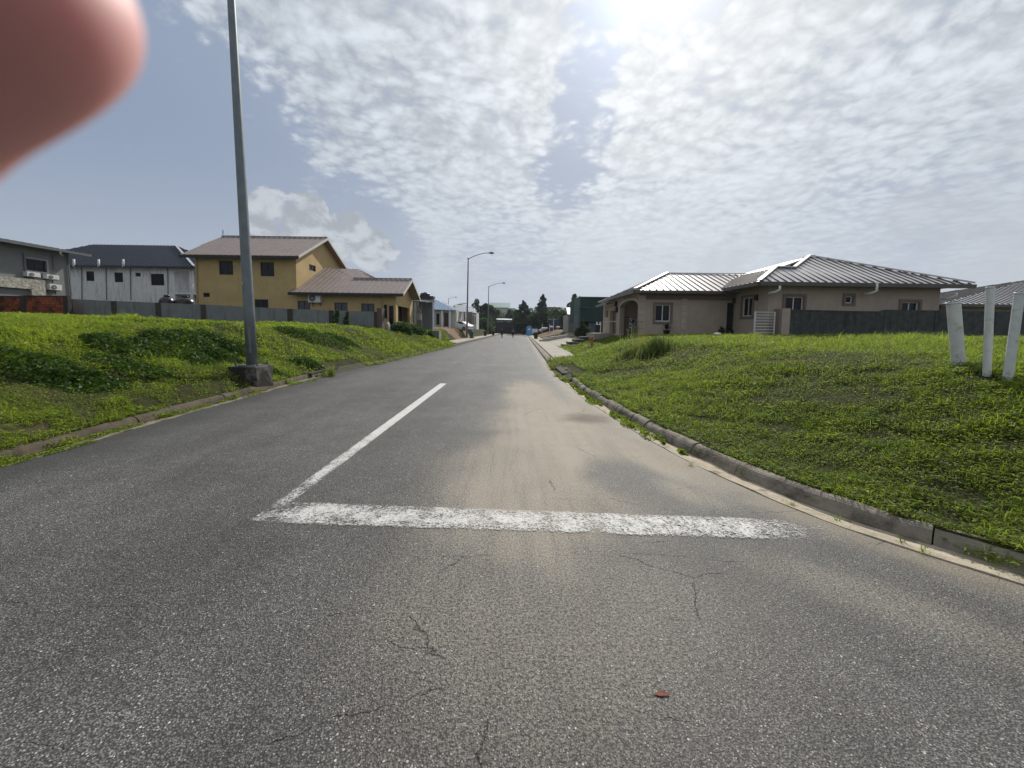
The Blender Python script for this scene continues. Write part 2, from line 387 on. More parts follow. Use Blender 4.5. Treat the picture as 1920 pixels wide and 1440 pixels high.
    pad = blob2(1.4, 6.9, .55, .5); c = t.mix(t.math('MULTIPLY', pad, .7), c, (.10, .08, .065, 1))
    # cracks
    cw = t.vmath('ADD', P, t.vmath('SCALE', t.noise(P, 5, 4, .7, 0, True), None)); cw.node.inputs[1].links[0].from_node.inputs['Scale'].default_value = .12
    cr = t.voro(t.mapping(cw, (.8, 2.0, 1)), .9, 'DISTANCE_TO_EDGE')
    gate = t.ramp(t.noise(t.mapping(P, loc=(5, 3, 0)), 1.2, 3, .6), .53, .60)
    crk = t.math('MULTIPLY', t.ramp(cr, .0, .0055, 1.0, 0.0), gate)
    c = t.mix(t.math('MULTIPLY', crk, .6), c, (.008, .008, .008, 1))
    t.link(c, b.inputs['Base Color'])
    t.link(t.ramp(sandm, 0, 1, .62, .95), b.inputs['Roughness']); b.inputs['Specular IOR Level'].default_value = .30
    bn = t.new('ShaderNodeBump'); bn.inputs['Strength'].default_value = .8; bn.inputs['Distance'].default_value = .004
    hh = t.math('SUBTRACT', t.math('ADD', t.math('MULTIPLY', st, -.9), t.math('MULTIPLY', fine, .6)), t.math('MULTIPLY', crk, 1.5))
    hh = t.math('ADD', hh, t.math('MULTIPLY', chip2, .6))
    t.link(hh, bn.inputs['Height']); t.link(bn.outputs[0], b.inputs['Normal'])
    return m
ROADM = road_mat()
def roadz(x, y): return .018*np.sin(y*.42+.1*x)*ss((y-14)/10)+.035*np.sin(y*.11)*ss((y-20)/20)
yr = np.concatenate([np.arange(-40, 0, 2.0), np.arange(0, 16, .25), np.arange(16, 128, 1.0)])
uu = np.linspace(0, 1, 25); rows = []; cols = []
for y in yr:
    l, r = float(kL(y)), float(kR(y)); xs = l+(r-l)*uu
    zz = roadz(xs, y)*np.sin(np.pi*np.clip(uu, 0, 1))**.3
    rows.append(np.stack([xs, np.full_like(xs, y), zz], 1))
    cols.append(np.stack([np.clip(1-(r-xs)/2.0, 0, 1), np.clip(1-(xs-l)/2.2, 0, 1), uu*0], 1))
V = np.array(rows); ny, nx, _ = V.shape; idx = np.arange(ny*nx).reshape(ny, nx)
Q = np.stack([idx[:-1, :-1], idx[:-1, 1:], idx[1:, 1:], idx[1:, :-1]], -1).reshape(-1, 4)
tag(npmesh('road', V.reshape(-1, 3), Q, ROADM, np.array(cols).reshape(-1, 3), smooth=True), kind='structure')
# cross street at the far end and behind the camera
def asphalt2():
    return mat('old_asphalt', (.075, .074, .072), .8, var=.2, scale=1.5, bump=.4, bscale=60)
tag(MB().box(-60, 80, 128.01, 136, -.05, .115).build('cross_street', asphalt2()), kind='structure')

# painted lines, worn
def paint_mat():
    m = bpy.data.materials.new('worn_road_paint'); m.use_nodes = True; t = NT(m.node_tree); b = t.n['Principled BSDF']; o = t.n['Material Output']
    P = t.new('ShaderNodeNewGeometry').outputs['Position']
    at_ = t.new('ShaderNodeAttribute', attribute_name='Col'); s_ = t.new('ShaderNodeSeparateColor'); t.link(at_.outputs[0], s_.inputs[0])
    wear, edge = s_.outputs[0], s_.outputs[1]
    n = t.noise(t.mapping(P, (.8, 1.5, 1)), 42, 6, .9, 1.0); n2 = t.noise(P, 5, 3, .6); st = t.noise(t.mapping(P, (18, 5, 1), (0, 0, R(20))), 2.6, 4, .7)
    v = t.math('ADD', t.math('MULTIPLY', n, .75), t.math('ADD', t.math('MULTIPLY', n2, .20), t.math('MULTIPLY', st, .20)))
    v = t.math('ADD', v, t.math('MULTIPLY', t.math('SUBTRACT', wear, .5), -.36)); v = t.math('SUBTRACT', v, t.math('MULTIPLY', edge, .10))
    mask = t.ramp(v, .49, .545)
    t.link(t.mix(n2, (.40, .39, .37, 1), (.60, .59, .56, 1)), b.inputs['Base Color']); b.inputs['Roughness'].default_value = .7
    tr = t.new('ShaderNodeBsdfTransparent'); mx = t.new('ShaderNodeMixShader'); t.link(mask, mx.inputs[0])
    t.link(tr.outputs[0], mx.inputs[1]); t.link(b.outputs[0], mx.inputs[2]); t.link(mx.outputs[0], o.inputs[0])
    return m
PM = paint_mat()
def strip(name, P0, P1, w0, w1, wearf, label):
    P0, P1 = Vector(P0), Vector(P1); d = (P1-P0); L = d.length; d.normalize(); nrm = Vector((-d.y, d.x, 0)); n = max(8, int(L/.12)); V = []; C = []; Fc = []
    for i in range(n+1):
        t = i/n; p = P0+d*L*t; wd = w0+(w1-w0)*t
        for j, q in enumerate((-.5, -.42, -.15, .15, .42, .5)):
            v = p+nrm*wd*q; V.append((v.x, v.y, .004+(.003 if 'stop' in name else 0))); C.append((wearf(t), 1.0 if abs(q) > .45 else (.25 if abs(q) > .4 else 0.0), 0))
    for i in range(n):
        for j in range(5): a = i*6+j; Fc.append((a, a+1, a+7, a+6))
    o = npmesh(name, np.array(V), np.array(Fc), PM, np.array(C, float)); return tag(o, kind='structure')
strip('centre_line', (-2.06, 3.04, 0), (-1.97, 11.02, 0), .16, .19, lambda t: .72-.50*min(1, t*1.6) if t < .6 else .22, '')
strip('stop_line', (-2.1, 3.20, .0), (2.62, 3.01, 0), .40, .35, lambda t: .9-t*4 if t < .05 else (.60 if t < .86 else .6+(t-.86)*2.2), '')

# ------------------------------------------------------------------ kerbs and concrete drains
CONC = mat('weathered_concrete', (.235, .205, .165), .9, var=.28, scale=5, bump=.6, bscale=45, col2=(.075, .062, .050), c2lo=.46, c2hi=.68, c2scale=2.6)
GUT = mat('sandy_gutter', (.42, .36, .27), .95, var=.2, scale=9, bump=.5, bscale=70, col2=(.20, .165, .12), c2lo=.52, c2hi=.7, c2scale=6)
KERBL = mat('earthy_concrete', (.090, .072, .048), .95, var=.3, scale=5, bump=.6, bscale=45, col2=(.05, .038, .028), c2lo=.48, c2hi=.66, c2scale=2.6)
def sweep(edge, side, y0, y1, prof, seg, jit, name, m, step=.15):
    mb = MB(); y = y0
    while y < y1:
        L = seg*random.uniform(.8, 1.2) if seg else (y1-y0); ye = min(y+L, y1)
        dx, dz, tl = (random.uniform(-jit, jit), random.uniform(-jit*.6, jit*.6), random.uniform(-jit, jit)) if seg else (0, 0, 0)
        n = max(2, int((ye-y)/step)+1); g = .004 if seg else 0
        base = len(mb.v); k = len(prof)
        for i in range(n+1):
            yy = y+g+(ye-y-2*g)*i/n; x0 = float(edge(yy)); q = (i/n-.5)*tl
            e = float(edge(yy+.05)-edge(yy-.05))/.1; nn = Vector((1, -e)).normalized()
            for (s_, z_) in prof:
                wob = .012*mnoise.noise(Vector((yy*3, s_*9, z_*9+side)))
                mb.v.append((x0+side*nn.x*(s_+dx+q+wob), yy+side*nn.y*(s_+dx+q), z_+dz+wob*1.2))
        for i in range(n):
            for j in range(k-1):
                a = base+i*k+j; mb.f.append((a, a+1, a+k+1, a+k) if side > 0 else (a, a+k, a+k+1, a+1))
        mb.f.append(tuple(base+j for j in range(k))); mb.f.append(tuple(base+n*k+j for j in range(k)))
        y = ye
    o = mb.build(name, m, smooth=False); return tag(o, kind='structure')
kprof = [(.20, -.08), (.20, .012), (.210, .035), (.228, .075), (.250, .104), (.278, .122), (.305, .128), (.335, .126), (.37, .110), (.38, -.08)]
sweep(kR, 1, -12, 4.9, kprof, 1.5, .013, 'kerb', CONC)
sweep(kR, 1, 4.9, 11.8, kprof, .62, .030, 'kerb', CONC)
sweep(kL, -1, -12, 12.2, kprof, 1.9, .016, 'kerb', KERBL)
gprof = [(-.01, -.05), (-.01, .006), (.05, .012), (.11, .008), (.17, -.006), (.205, .004), (.205, -.05)]
sweep(kR, 1, -12, 13.0, gprof, 3.4, .006, 'gutter', GUT)
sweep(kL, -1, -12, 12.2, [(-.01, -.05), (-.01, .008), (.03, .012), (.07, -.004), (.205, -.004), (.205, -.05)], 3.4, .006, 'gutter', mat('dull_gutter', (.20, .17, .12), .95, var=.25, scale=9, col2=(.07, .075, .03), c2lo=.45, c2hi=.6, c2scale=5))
kfar = [(.0, -.05), (.0, .06), (.03, .10), (.10, .115), (.38, .12), (.38, -.05)]
VERGE = mat('damp_soil', (.060, .045, .030), .98, var=.35, scale=6, bump=1, bscale=30, col2=(.030, .040, .012), c2lo=.45, c2hi=.6, c2scale=4)
vp = [(-.06, -.02), (-.04, .007), (.06, .012), (.16, .05), (.27, .09), (.40, .13), (.44, -.02)]
sweep(kR, 1, 11.75, 18.6, vp, 0, 0, 'verge', VERGE, .12)
sweep(kL, -1, 12.1, 34.1, vp, 0, 0, 'verge', VERGE, .15)
PAVE = mat('pale_pavement', (.33, .30, .25), .9, var=.2, scale=1.6, bump=.3, bscale=30, col2=(.17, .14, .10), c2lo=.55, c2hi=.75)
sweep(kR, 1, 18.5, 126, kfar, 0, 0, 'kerb', CONC, 1.0)
sweep(kL, -1, 34.0, 126, kfar, 0, 0, 'kerb', KERBL, 1.0)
# pavement on the right, light driveways on the left
def slab(name, pts, z, m, th=.16):
    mb = MB(); mb.prism([(p[0], p[1], z if len(p) < 3 else p[2]) for p in pts], (0, 0, -th)); return tag(mb.build(name, m), kind='structure')
e = lambda y, d: (float(kR(y))+d, y)
pp = [e(y, .385) for y in (19.5, 26, 33, 45, 60, 80, 100, 122)]+[e(122, 1.7)]+[e(y, 1.9) for y in (100, 80, 60, 45, 33, 26)]+[e(21.5, 1.7)]
slab('pavement', pp, .17, PAVE, .3)
el = lambda y, d: (float(kL(y))-d, y)
slab('pavement', [el(y, .385) for y in (37, 45, 55, 65, 80, 100, 122)]+[el(122, 1.6)]+[el(y, w_) for y, w_ in ((100, 1.8), (80, 1.9), (65, 2.2), (55, 2.4), (45, 2.3), (40, 1.6))], .17, PAVE, .3)
slab('driveway', [(3.9, 33.3, .173), (4.1, 46.8, .173), (9.5, 46.8, 1.22), (8.5, 33.3, 1.2)], None, PAVE, .6)
slab('courtyard', [(6.4, 30.0, 1.36), (6.4, 36, 1.36), (8.2, 36, 1.36), (8.2, 30.0, 1.36)], None, PAVE, .5)

def hit(px, py, far=150.0):                 # where the pixel's line of sight first meets the lawn
    r = Vector(ray(px, py)); y = 1.5
    while y < far:
        p = r*(y/r.y); z = H+p.z; g = float(zt(p.x, p.y))
        if z <= max(g, 0 if float(kL(p.y)) < p.x < float(kR(p.y)) else -9): return Vector((p.x, p.y, z))
        y += .02+y*.002
    p = r*(far/r.y); return Vector((p.x, p.y, H+p.z))

# ------------------------------------------------------------------ building helpers
def panel(mb, O, U, N, wd, ht, holes=(), rev=.14, top=None):
    """upright wall panel from base corner O, along U, facing N, with real openings (u0,u1,v0,v1) and reveals"""
    O, U, N = Vector(O), Vector(U), Vector(N); Z = Vector((0, 0, 1))
    holes = [(max(.02, a), min(wd-.02, b), max(.02, c), min(ht-.02, d)) for a, b, c, d in holes]
    us = sorted({0, wd, *[h[0] for h in holes], *[h[1] for h in holes]}); vs = sorted({0, ht, *[h[2] for h in holes], *[h[3] for h in holes]})
    for i in range(len(us)-1):
        for j in range(len(vs)-1):
            cu, cv = (us[i]+us[i+1])/2, (vs[j]+vs[j+1])/2
            if any(a < cu < b and c < cv < d for a, b, c, d in holes): continue
            mb.poly([O+U*us[i]+Z*vs[j], O+U*us[i+1]+Z*vs[j], O+U*us[i+1]+Z*vs[j+1], O+U*us[i]+Z*vs[j+1]])
    for a, b, c, d in holes:
        q = [O+U*a+Z*c, O+U*b+Z*c, O+U*b+Z*d, O+U*a+Z*d]
        for i in range(4): mb.poly([q[i], q[(i+1) % 4], q[(i+1) % 4]-N*rev, q[i]-N*rev])
GLASS = mat('dark_window_glass', (.008, .010, .014), .25, var=.3, scale=1.5, spec=.22)
DARK = mat('dark_interior', (.012, .011, .010), .9, var=.2)  # near-black boards: the unlit depth of openings is put into this colour
WFR = mat('white_window_frame', (.72, .72, .70), .5, var=.05)
DFR = mat('dark_window_frame', (.03, .03, .032), .5, var=.1)
def window(parent, O, U, N, h, fr=DFR, gl=GLASS, mull=(1, 0), fw=.05, inset=.09, bars=None, name='window', trim=None, trimw=.14):
    O, U, N = Vector(O), Vector(U), Vector(N); Z = Vector((0, 0, 1)); a, b, c, d = h
    mb = MB(); C0 = O-N*inset
    def bar(u0, u1, v0, v1, t=.025, off=0.0):
        mb.obox(C0+U*(u0+u1)/2+Z*(v0+v1)/2+N*off, U*(u1-u0)/2, N*t, Z*(v1-v0)/2)
    bar(a, a+fw, c, d); bar(b-fw, b, c, d); bar(a+fw, b-fw, c, c+fw); bar(a+fw, b-fw, d-fw, d)
    for i in range(mull[0]): u = a+(b-a)*(i+1)/(mull[0]+1); bar(u-fw*.45, u+fw*.45, c+fw, d-fw, .022)
    for i in range(mull[1]): v = c+(d-c)*(i+1)/(mull[1]+1); bar(a+fw, b-fw, v-fw*.3, v+fw*.3, .015)
    o = mb.build(name, fr, parent)
    pb = MB(); pb.obox(C0-N*.012+U*(a+b)/2+Z*(c+d)/2, U*((b-a)/2-fw*.5), N*.006, Z*((d-c)/2-fw*.5)); pb.build('pane', gl, o)
    if bars:                                  # burglar-proofing bars behind the glass line
        bb = MB(); n = bars[0]
        for i in range(n): u = a+(b-a)*(i+.5)/n; bb.obox(C0-N*.0+U*u+Z*(c+d)/2+N*.03, U*.008, N*.008, Z*((d-c)/2-fw))
        for i in range(bars[1]): v = c+(d-c)*(i+.5)/bars[1]; bb.obox(C0+N*.031+U*(a+b)/2+Z*v, U*((b-a)/2-fw), N*.006, Z*.008)
        bb.build('bars', fr, o)
    if trim:
        tb = MB(); w_ = trimw; C1 = O+N*.02
        for u0, u1, v0, v1 in ((a-w_, a, c-w_, d+w_), (b, b+w_, c-w_, d+w_), (a, b, c-w_, c), (a, b, d, d+w_)):
            tb.obox(C1+U*(u0+u1)/2+Z*(v0+v1)/2, U*(u1-u0)/2, N*.03, Z*(v1-v0)/2)
        tb.build('window_trim', trim, o)
    return o
def clipu(P2, u):                            # v-intervals of polygon P2 on the line u=const
    xs = []
    for i in range(len(P2)):
        (a, b), (c, d) = P2[i], P2[(i+1) % len(P2)]
        if (a-u)*(c-u) < 0: xs.append(b+(d-b)*(u-a)/(c-a))
    xs.sort(); return list(zip(xs[::2], xs[1::2]))
def roofplane(mb, pts, sp=.4, rw=.035, rh=.045, th=.07, ribs=None):
    """sheet roof plane: pts[0]-pts[1] is the eave; standing ribs run up the slope"""
    P = [Vector(p) for p in pts]; U = (P[1]-P[0]).normalized(); Nn = U.cross((P[2]-P[0])).normalized()
    if Nn.z < 0: Nn = -Nn
    Vv = Nn.cross(U); Vv = Vv if Vv.z > 0 else -Vv
    mb.prism(P, -Nn*th)
    P2 = [((p-P[0]).dot(U), (p-P[0]).dot(Vv)) for p in P]; u0, u1 = min(a for a, b in P2), max(a for a, b in P2)
    rb = ribs if ribs is not None else mb
    n = int((u1-u0)/sp)
    for i in range(n+1):
        u = u0+(u1-u0-n*sp)/2+i*sp
        for v0, v1 in clipu(P2, u):
            if v1-v0 > .15: rb.obox(P[0]+U*u+Vv*(v0+v1)/2+Nn*rh/2, U*rw/2, Vv*((v1-v0)/2), Nn*rh/2)
def cap(mb, a, b, w_=.09, h_=.035):          # ridge or hip capping between two points
    a, b = Vector(a), Vector(b); d = (b-a).normalized(); s_ = d.cross(Vector((0, 0, 1))).normalized(); n = s_.cross(d)
    mb.obox((a+b)/2+n*.05, d*((b-a).length/2), s_*w_, n*h_)
def gutter(mb, a, b, out, h_=.14, t=.10):
    a, b, out = Vector(a), Vector(b), Vector(out); d = (b-a)/2
    mb.obox((a+b)/2+out*t*.6+Vector((0, 0, -.06)), d, out*t/2, Vector((0, 0, h_/2)))
ACW = mat('ac_white_enamel', (.62, .63, .62), .5, var=.06); ACG = mat('ac_grille', (.05, .055, .06), .6)
def aircon(px0, py0, px1, py1, Y=None, X=None, label='', fan=True):
    if Y is not None:
        a, b = at(px0, py0, Y), at(px1, py1, Y); c = (a+b)/2; wd, ht = abs(b.x-a.x), abs(a.z-b.z); rz = 0
        root = thing('air_conditioner', label, 'air conditioner', (c.x, Y, min(a.z, b.z)), 0, 'outdoor air conditioning units')
    else:
        a, b = atX(px0, py0, X), atX(px1, py1, X); wd, ht = .85, abs(a.z-b.z)*.95; rz = R(90)
        root = thing('air_conditioner', label, 'air conditioner', (X, (a.y+b.y)/2, min(a.z, b.z)), rz, 'outdoor air conditioning units')
    d = .34; q = -.38
    MB().box(-wd/2, wd/2, q, q+d, .03, ht).build('casing', ACW, root, world=False, bevel=.015)
    r_ = ht*.38; cx = -wd*.16
    f = MB(); f.tube([(cx, q-.004, ht*.52), (cx, q-.02, ht*.52)], [r_, r_*.97], 24); o = f.build('fan_grille', ACG, root, world=False)
    g = MB()
    for k in range(3): rr = r_*(.35+.3*k); g.tube([(cx+rr*math.cos(t), q-.026, ht*.52+rr*math.sin(t)) for t in np.linspace(0, 2*math.pi, 25)], .005, 5, False)
    g.tube([(cx, q-.02, ht*.52), (cx, q-.03, ht*.52)], r_*.18, 12); g.build('grille_wire', ACW, o, world=False)
    for sx in (-.32, .32): MB().box(wd*sx-.02, wd*sx+.02, q+.02, .0, -.02, .025).box(wd*sx-.02, wd*sx+.02, -.03, 0, -.25, -.02).build('bracket', ACG, root, world=False)
    return root
def outlet(px, y0, y1, Y, parent, m, r_=.055, X=None):
    a, b = (at(px, y0, Y), at(px, y1, Y)) if X is None else (atX(px, y0, X), atX(px, y1, X))
    return MB().tube([(a.x, a.y, a.z), (b.x, b.y, b.z), (b.x-.12, b.y+.12, b.z-.1), (b.x-.3, b.y+.42, b.z-.16)], r_, 8).build('gutter_outlet', m, parent, smooth=True)

# ------------------------------------------------------------------ yellow house
YW = mat('ochre_render', (.50, .36, .17), .9, var=.10, scale=1.2, bump=.12, bscale=60, streak=(.30, .20, .09), streak_amt=.22)
RB = mat('dusty_brown_sheet', (.28, .23, .21), .5, metal=.25, var=.10, scale=1.5)
FAS = mat('black_fascia', (.014, .012, .013), .5, var=.1); SOF = mat('grey_soffit', (.56, .54, .51), .8, var=.08)
Yh = 31.0
x0, x1, x2 = at(366, 500, Yh).x, at(555, 500, Yh).x, at(742, 560, Yh).x
zg0 = zg(x1, Yh)-.6; ze = at(450, 473, Yh-.6).z; zw = at(650, 545, Yh-.5).z
yh = thing('yellow_house', 'ochre two storey house with brown metal gable roof and a lower wing toward the road', 'house', ((x0+x1)/2, Yh, 1.6))
mb = MB()
def hl(px0, px1, py0, py1, O, Y):            # pixel rectangle -> hole in a panel facing the camera
    a, b = at(px0, py1, Y), at(px1, py0, Y); return (a.x-O[0], b.x-O[0], a.z-O[2], b.z-O[2])
O1 = (x0, Yh, zg0); U, N = (1, 0, 0), (0, -1, 0)
W1 = [hl(411, 436.5, 489, 515, O1, Yh), hl(488.6, 513.6, 491.7, 518, O1, Yh), hl(381, 393, 549, 557, O1, Yh), hl(477.6, 502.8, 561.5, 581, O1, Yh)]
panel(mb, O1, U, N, x1-x0, ze-zg0+.05, W1)
yd = 8.6; zr = ze+2.15; ym = Yh+4.2
OG = (x1, Yh, zg0)
gh = [(2.0, 3.1, at(572, 508, Yh+2.6).z-zg0, at(572, 508, Yh+2.6).z-zg0+.5)]
panel(mb, OG, (0, 1, 0), (1, 0, 0), yd, ze-zg0+.05, gh)
mb.poly([(x1, Yh, ze+.05), (x1, Yh+yd, ze+.05), (x1, ym, zr-.05)])
mb.poly([(x0, Yh, zg0), (x0, Yh+yd, zg0), (x0, Yh+yd, ze), (x0, ym, zr-.05), (x0, Yh, ze)]).poly([(x0, Yh+yd, zg0), (x1, Yh+yd, zg0), (x1, Yh+yd, ze), (x0, Yh+yd, ze)])
O2 = (x1+.002, Yh, zg0)
W2 = [hl(556.4, 581.4, 564.4, 583, O2, Yh), hl(627, 651.4, 567.4, 586, O2, Yh), hl(677.6, 702, 569.3, 588, O2, Yh), hl(719.5, 726, 571, 597, O2, Yh), hl(729, 738, 573, 613, O2, Yh)]
W2 = [(max(.05, a), b, c, d) for a, b, c, d in W2]
panel(mb, O2, U, N, x2-x1, zw-zg0+.02, W2)
yd2 = 5.2
panel(mb, (x2, Yh, zg0), (0, 1, 0), (1, 0, 0), yd2, zw-zg0+.02, [(.6, 4.2, .1, at(752, 574, Yh+1).z-zg0)], rev=.2)
mb.poly([(x2, Yh, zw+.02), (x2, Yh+yd2, zw+.02), (x2, Yh+2.2, zw+1.25)])
mb.poly([(x1, Yh+yd2, zg0), (x2, Yh+yd2, zg0), (x2, Yh+yd2, zw), (x1, Yh+yd2, zw)])
mb.build('wall', YW, yh)
for h in W1[:2]: window(yh, O1, U, N, h, mull=(1, 0))
window(yh, O1, U, N, W1[2], mull=(0, 0)); window(yh, O1, U, N, W1[3], mull=(1, 0))
window(yh, OG, (0, 1, 0), (1, 0, 0), gh[0], mull=(1, 0))
for h in W2[:3]: window(yh, O2, U, N, h, mull=(1, 0), gl=mat('grey_window_glass', (.06, .065, .07), .2))
window(yh, O2, U, N, W2[3], mull=(0, 0)); window(yh, O2, U, N, W2[4], mull=(0, 1), fr=mat('brown_door_frame', (.10, .06, .035), .6), name='door')
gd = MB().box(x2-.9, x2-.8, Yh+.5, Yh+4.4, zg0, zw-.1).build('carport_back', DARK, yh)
ov = .62; zl_ = ze-.12
ea, eb = at(337, 465, Yh-ov).x, x1+.55; el_ = at(416, 437, ym).x
mb = MB(); pit = (zr-ze)/4.2
def rz_(y): return ze+pit*(min(y, 2*ym-y)-Yh)
roofplane(mb, [(ea, Yh-ov, rz_(Yh-ov)+.1), (eb, Yh-ov, rz_(Yh-ov)+.1), (eb, ym, zr+.1), (el_, ym, zr+.1)], .46, .05, .04)
roofplane(mb, [(eb, Yh+yd+ov, rz_(Yh+yd+ov)+.1), (ea, Yh+yd+ov, rz_(Yh+yd+ov)+.1), (el_, ym, zr+.1), (eb, ym, zr+.1)], .46, .05, .04)
cap(mb, (el_, ym, zr+.12), (eb, ym, zr+.12))
# lower wing roof
ex = x2+.75; lo = lambda y: zw+.52*(y-Yh)+.12; yr_ = Yh+2.2
xa = at(602, 501, Yh+4.8).x; xb = at(663, 523, yr_).x; xc = at(627, 503, Yh+4.8).x
roofplane(mb, [(x1-.35, Yh-.55, lo(Yh-.55)), (ex, Yh-.55, lo(Yh-.55)), (ex, yr_, lo(yr_)), (xb, yr_, lo(yr_)), (xc, Yh+4.6, lo(Yh+4.6)), (x1+.01, Yh+4.6, lo(Yh+4.6)), (x1+.01, Yh-.05, lo(Yh-.05)), (x1-.35, Yh-.05, lo(Yh-.05))], .42, .05, .04)
roofplane(mb, [(ex, yr_+2.9, lo(yr_)-1.5), (xb, yr_+2.9, lo(yr_)-1.5), (xb, yr_, lo(yr_)), (ex, yr_, lo(yr_))], .42, .05, .04)
cap(mb, (xb, yr_, lo(yr_)+.02), (ex, yr_, lo(yr_)+.02))
# rear hip
zz = lo(Yh+4.6); bx = at(704, 521, Yh+3.2).x
roofplane(mb, [(xb, Yh+2.4, lo(yr_)), (bx, Yh+2.4, lo(yr_)-.02), (at(671, 505, Yh+5).x, Yh+5, zz), (xc, Yh+5, zz)], .5, .05, .03)
roofplane(mb, [(bx, Yh+2.4, lo(yr_)), (bx, Yh+9, lo(yr_)), (at(671, 505, Yh+5).x, Yh+5.2, zz), (at(671, 505, Yh+5).x, Yh+5, zz)], .5, .05, .03)
mb.build('roof', RB, yh)
mb = MB(); gutter(mb, (ea, Yh-ov, rz_(Yh-ov)), (eb, Yh-ov, rz_(Yh-ov)), (0, -1, 0), .2); gutter(mb, (x1-.35, Yh-.55, lo(Yh-.55)-.08), (ex, Yh-.55, lo(Yh-.55)-.08), (0, -1, 0), .2)
mb.build('gutter', FAS, yh)
for (ya, za, yb, zb, xx) in ((Yh-ov, rz_(Yh-ov)+.0, ym, zr, eb), (ym, zr, Yh+yd+ov, rz_(Yh+yd+ov), eb), (Yh-.55, lo(Yh-.55)-.1, yr_, lo(yr_)-.1, ex), (yr_, lo(yr_)-.1, yr_+2.9, lo(yr_)-1.6, ex)):
    MB().obox((xx+.03, (ya+yb)/2, (za+zb)/2+.02), (.02, 0, 0), (0, (yb-ya)/2, (zb-za)/2), (0, 0, .10)).build('barge_board', SOF, yh)
mb = MB(); mb.poly([(x0, Yh-ov+.05, ze-.2), (eb-.05, Yh-ov+.05, ze-.2), (eb-.05, Yh, ze-.05), (x0, Yh, ze-.05)]).build('soffit', SOF, yh)
outlet(711, 546, 552, Yh-.5, yh, SOF); MB().tube([at(715, 556, Yh-.06), at(715, 612, Yh-.06)], .05, 8).build('downpipe', mat('ochre_pipe', (.42, .30, .15), .6), yh)
MB().tube([at(367.5, 475, Yh-.06), at(370, 575, Yh-.06)], .05, 8).build('downpipe', MATS['ochre_pipe'], yh)
MB().tube([at(418, 431, ym), at(418, 440, ym)], .03, 6).build('aerial', FAS, yh)
aircon(582, 552, 605, 568.6, Y=Yh, label='white outdoor air conditioner unit on the ochre lower wing of the yellow house')

# ------------------------------------------------------------------ white house with dark blue roof
WW = mat('stained_white_render', (.72, .73, .735), .9, var=.07, scale=2, streak=(.16, .12, .11), streak_amt=.5)
RBL = mat('navy_sheet', (.022, .028, .045), .38, metal=.3, var=.12)
Yw = 42.0; zb_ = 1.4; x0, x1 = at(118, 500, Yw).x, at(323, 500, Yw).x; x2 = at(363, 500, Yw).x; ze = at(250, 499, Yw-.6).z
wh = thing('white_house', 'stained white two storey house with dark navy metal roof behind the grey wall', 'house', ((x0+x1)/2, Yw, zb_))
O1 = (x0, Yw, zb_); W1 = [hl(162, 176, 508.8, 526.7, O1, Yw), hl(215, 230, 511, 529, O1, Yw), hl(254, 263.5, 511.5, 518.3, O1, Yw), hl(283.3, 307, 513.5, 535, O1, Yw)]
mb = MB(); panel(mb, O1, U, N, x1-x0, ze-zb_+.1, W1)
yb = Yw+3.0; zf = at(340, 549, Yw).z
mb.box(x1, x2+3, yb, yb+.2, zf, ze).box(x1, x1+.15, Yw+.002, yb, zb_, ze+.1).box(x1+.15, x2+3, Yw+.003, Yw+.15, ze-.35, ze+.08)
mb.box(x1+.15, x2+3, Yw+.0, Yw+.15, zf-.15, zf+.05).box(x1+.15, x2+3, Yw+.15, yb, zf-.2, zf)
mb.box(x0, x2+3, Yw+9, Yw+9.2, zb_, ze)
mb.build('wall', WW, wh)
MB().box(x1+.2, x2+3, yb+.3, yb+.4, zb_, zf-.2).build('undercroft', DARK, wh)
MB().box(at(355, 520, Yw).x, at(360.5, 520, Yw).x, Yw-.02, Yw+.25, zb_, ze-.05).build('column', mat('white_column', (.66, .66, .66), .8), wh)
for h in W1: window(wh, O1, U, N, h, mull=(0, 0), gl=DARK, fw=.03)
OB = (x1, yb, zf); window(wh, OB, U, N, hl(337, 349, 517, 527, OB, yb), mull=(1, 0), inset=-.03)
mb = MB(); zrw = at(250, 459.5, Yw+4.6).z; xr1 = at(329, 462, Yw+4.6).x; xl1 = at(173, 457, Yw+4.6).x
ge = at(363.5, 503, Yw-.6).x
roofplane(mb, [(xl1-5.2, Yw-.6, ze+.02), (ge, Yw-.6, ze+.02), (xr1, Yw+4.6, zrw), (xl1, Yw+4.6, zrw)], .42, .04, .05)
roofplane(mb, [(ge, Yw-.6, ze+.02), (ge, Yw+10, ze+.02), (xr1, Yw+4.8, zrw), (xr1, Yw+4.6, zrw)], .42, .04, .05)
roofplane(mb, [(xl1-5.2, Yw+10, ze+.02), (xl1-5.2, Yw-.6, ze+.02), (xl1, Yw+4.6, zrw), (xl1, Yw+4.8, zrw)], .42, .04, .05)
roofplane(mb, [(ge, Yw+2.5, ze+.3), (ge+6, Yw+2.5, ze+.3), (ge+4, Yw+6, ze+2.7), (xr1+.6, Yw+6, ze+2.7)], .42, .04, .05)
mb.build('roof', RBL, wh)
mb = MB(); cap(mb, (xr1, Yw+4.6, zrw+.05), (ge, Yw-.6, ze+.08), .12); mb.build('hip_cap', mat('pale_cap', (.45, .46, .48), .4, metal=.3), wh)
mb = MB(); gutter(mb, (xl1-5.2, Yw-.6, ze-.02), (ge, Yw-.6, ze-.02), (0, -1, 0), .22); mb.build('gutter', mat('navy_gutter', (.012, .015, .026), .4), wh)
for p in (138.5, 185, 231): outlet(p, 486, 498, Yw-.75, wh, MATS['white_column'], .09)
for p in (152.5, 198.5, 244, 314): MB().tube([at(p, 501, Yw-.05), at(p+1, 563, Yw-.05)], .045, 6).build('downpipe', mat('grey_pipe', (.25, .25, .26), .7), wh)

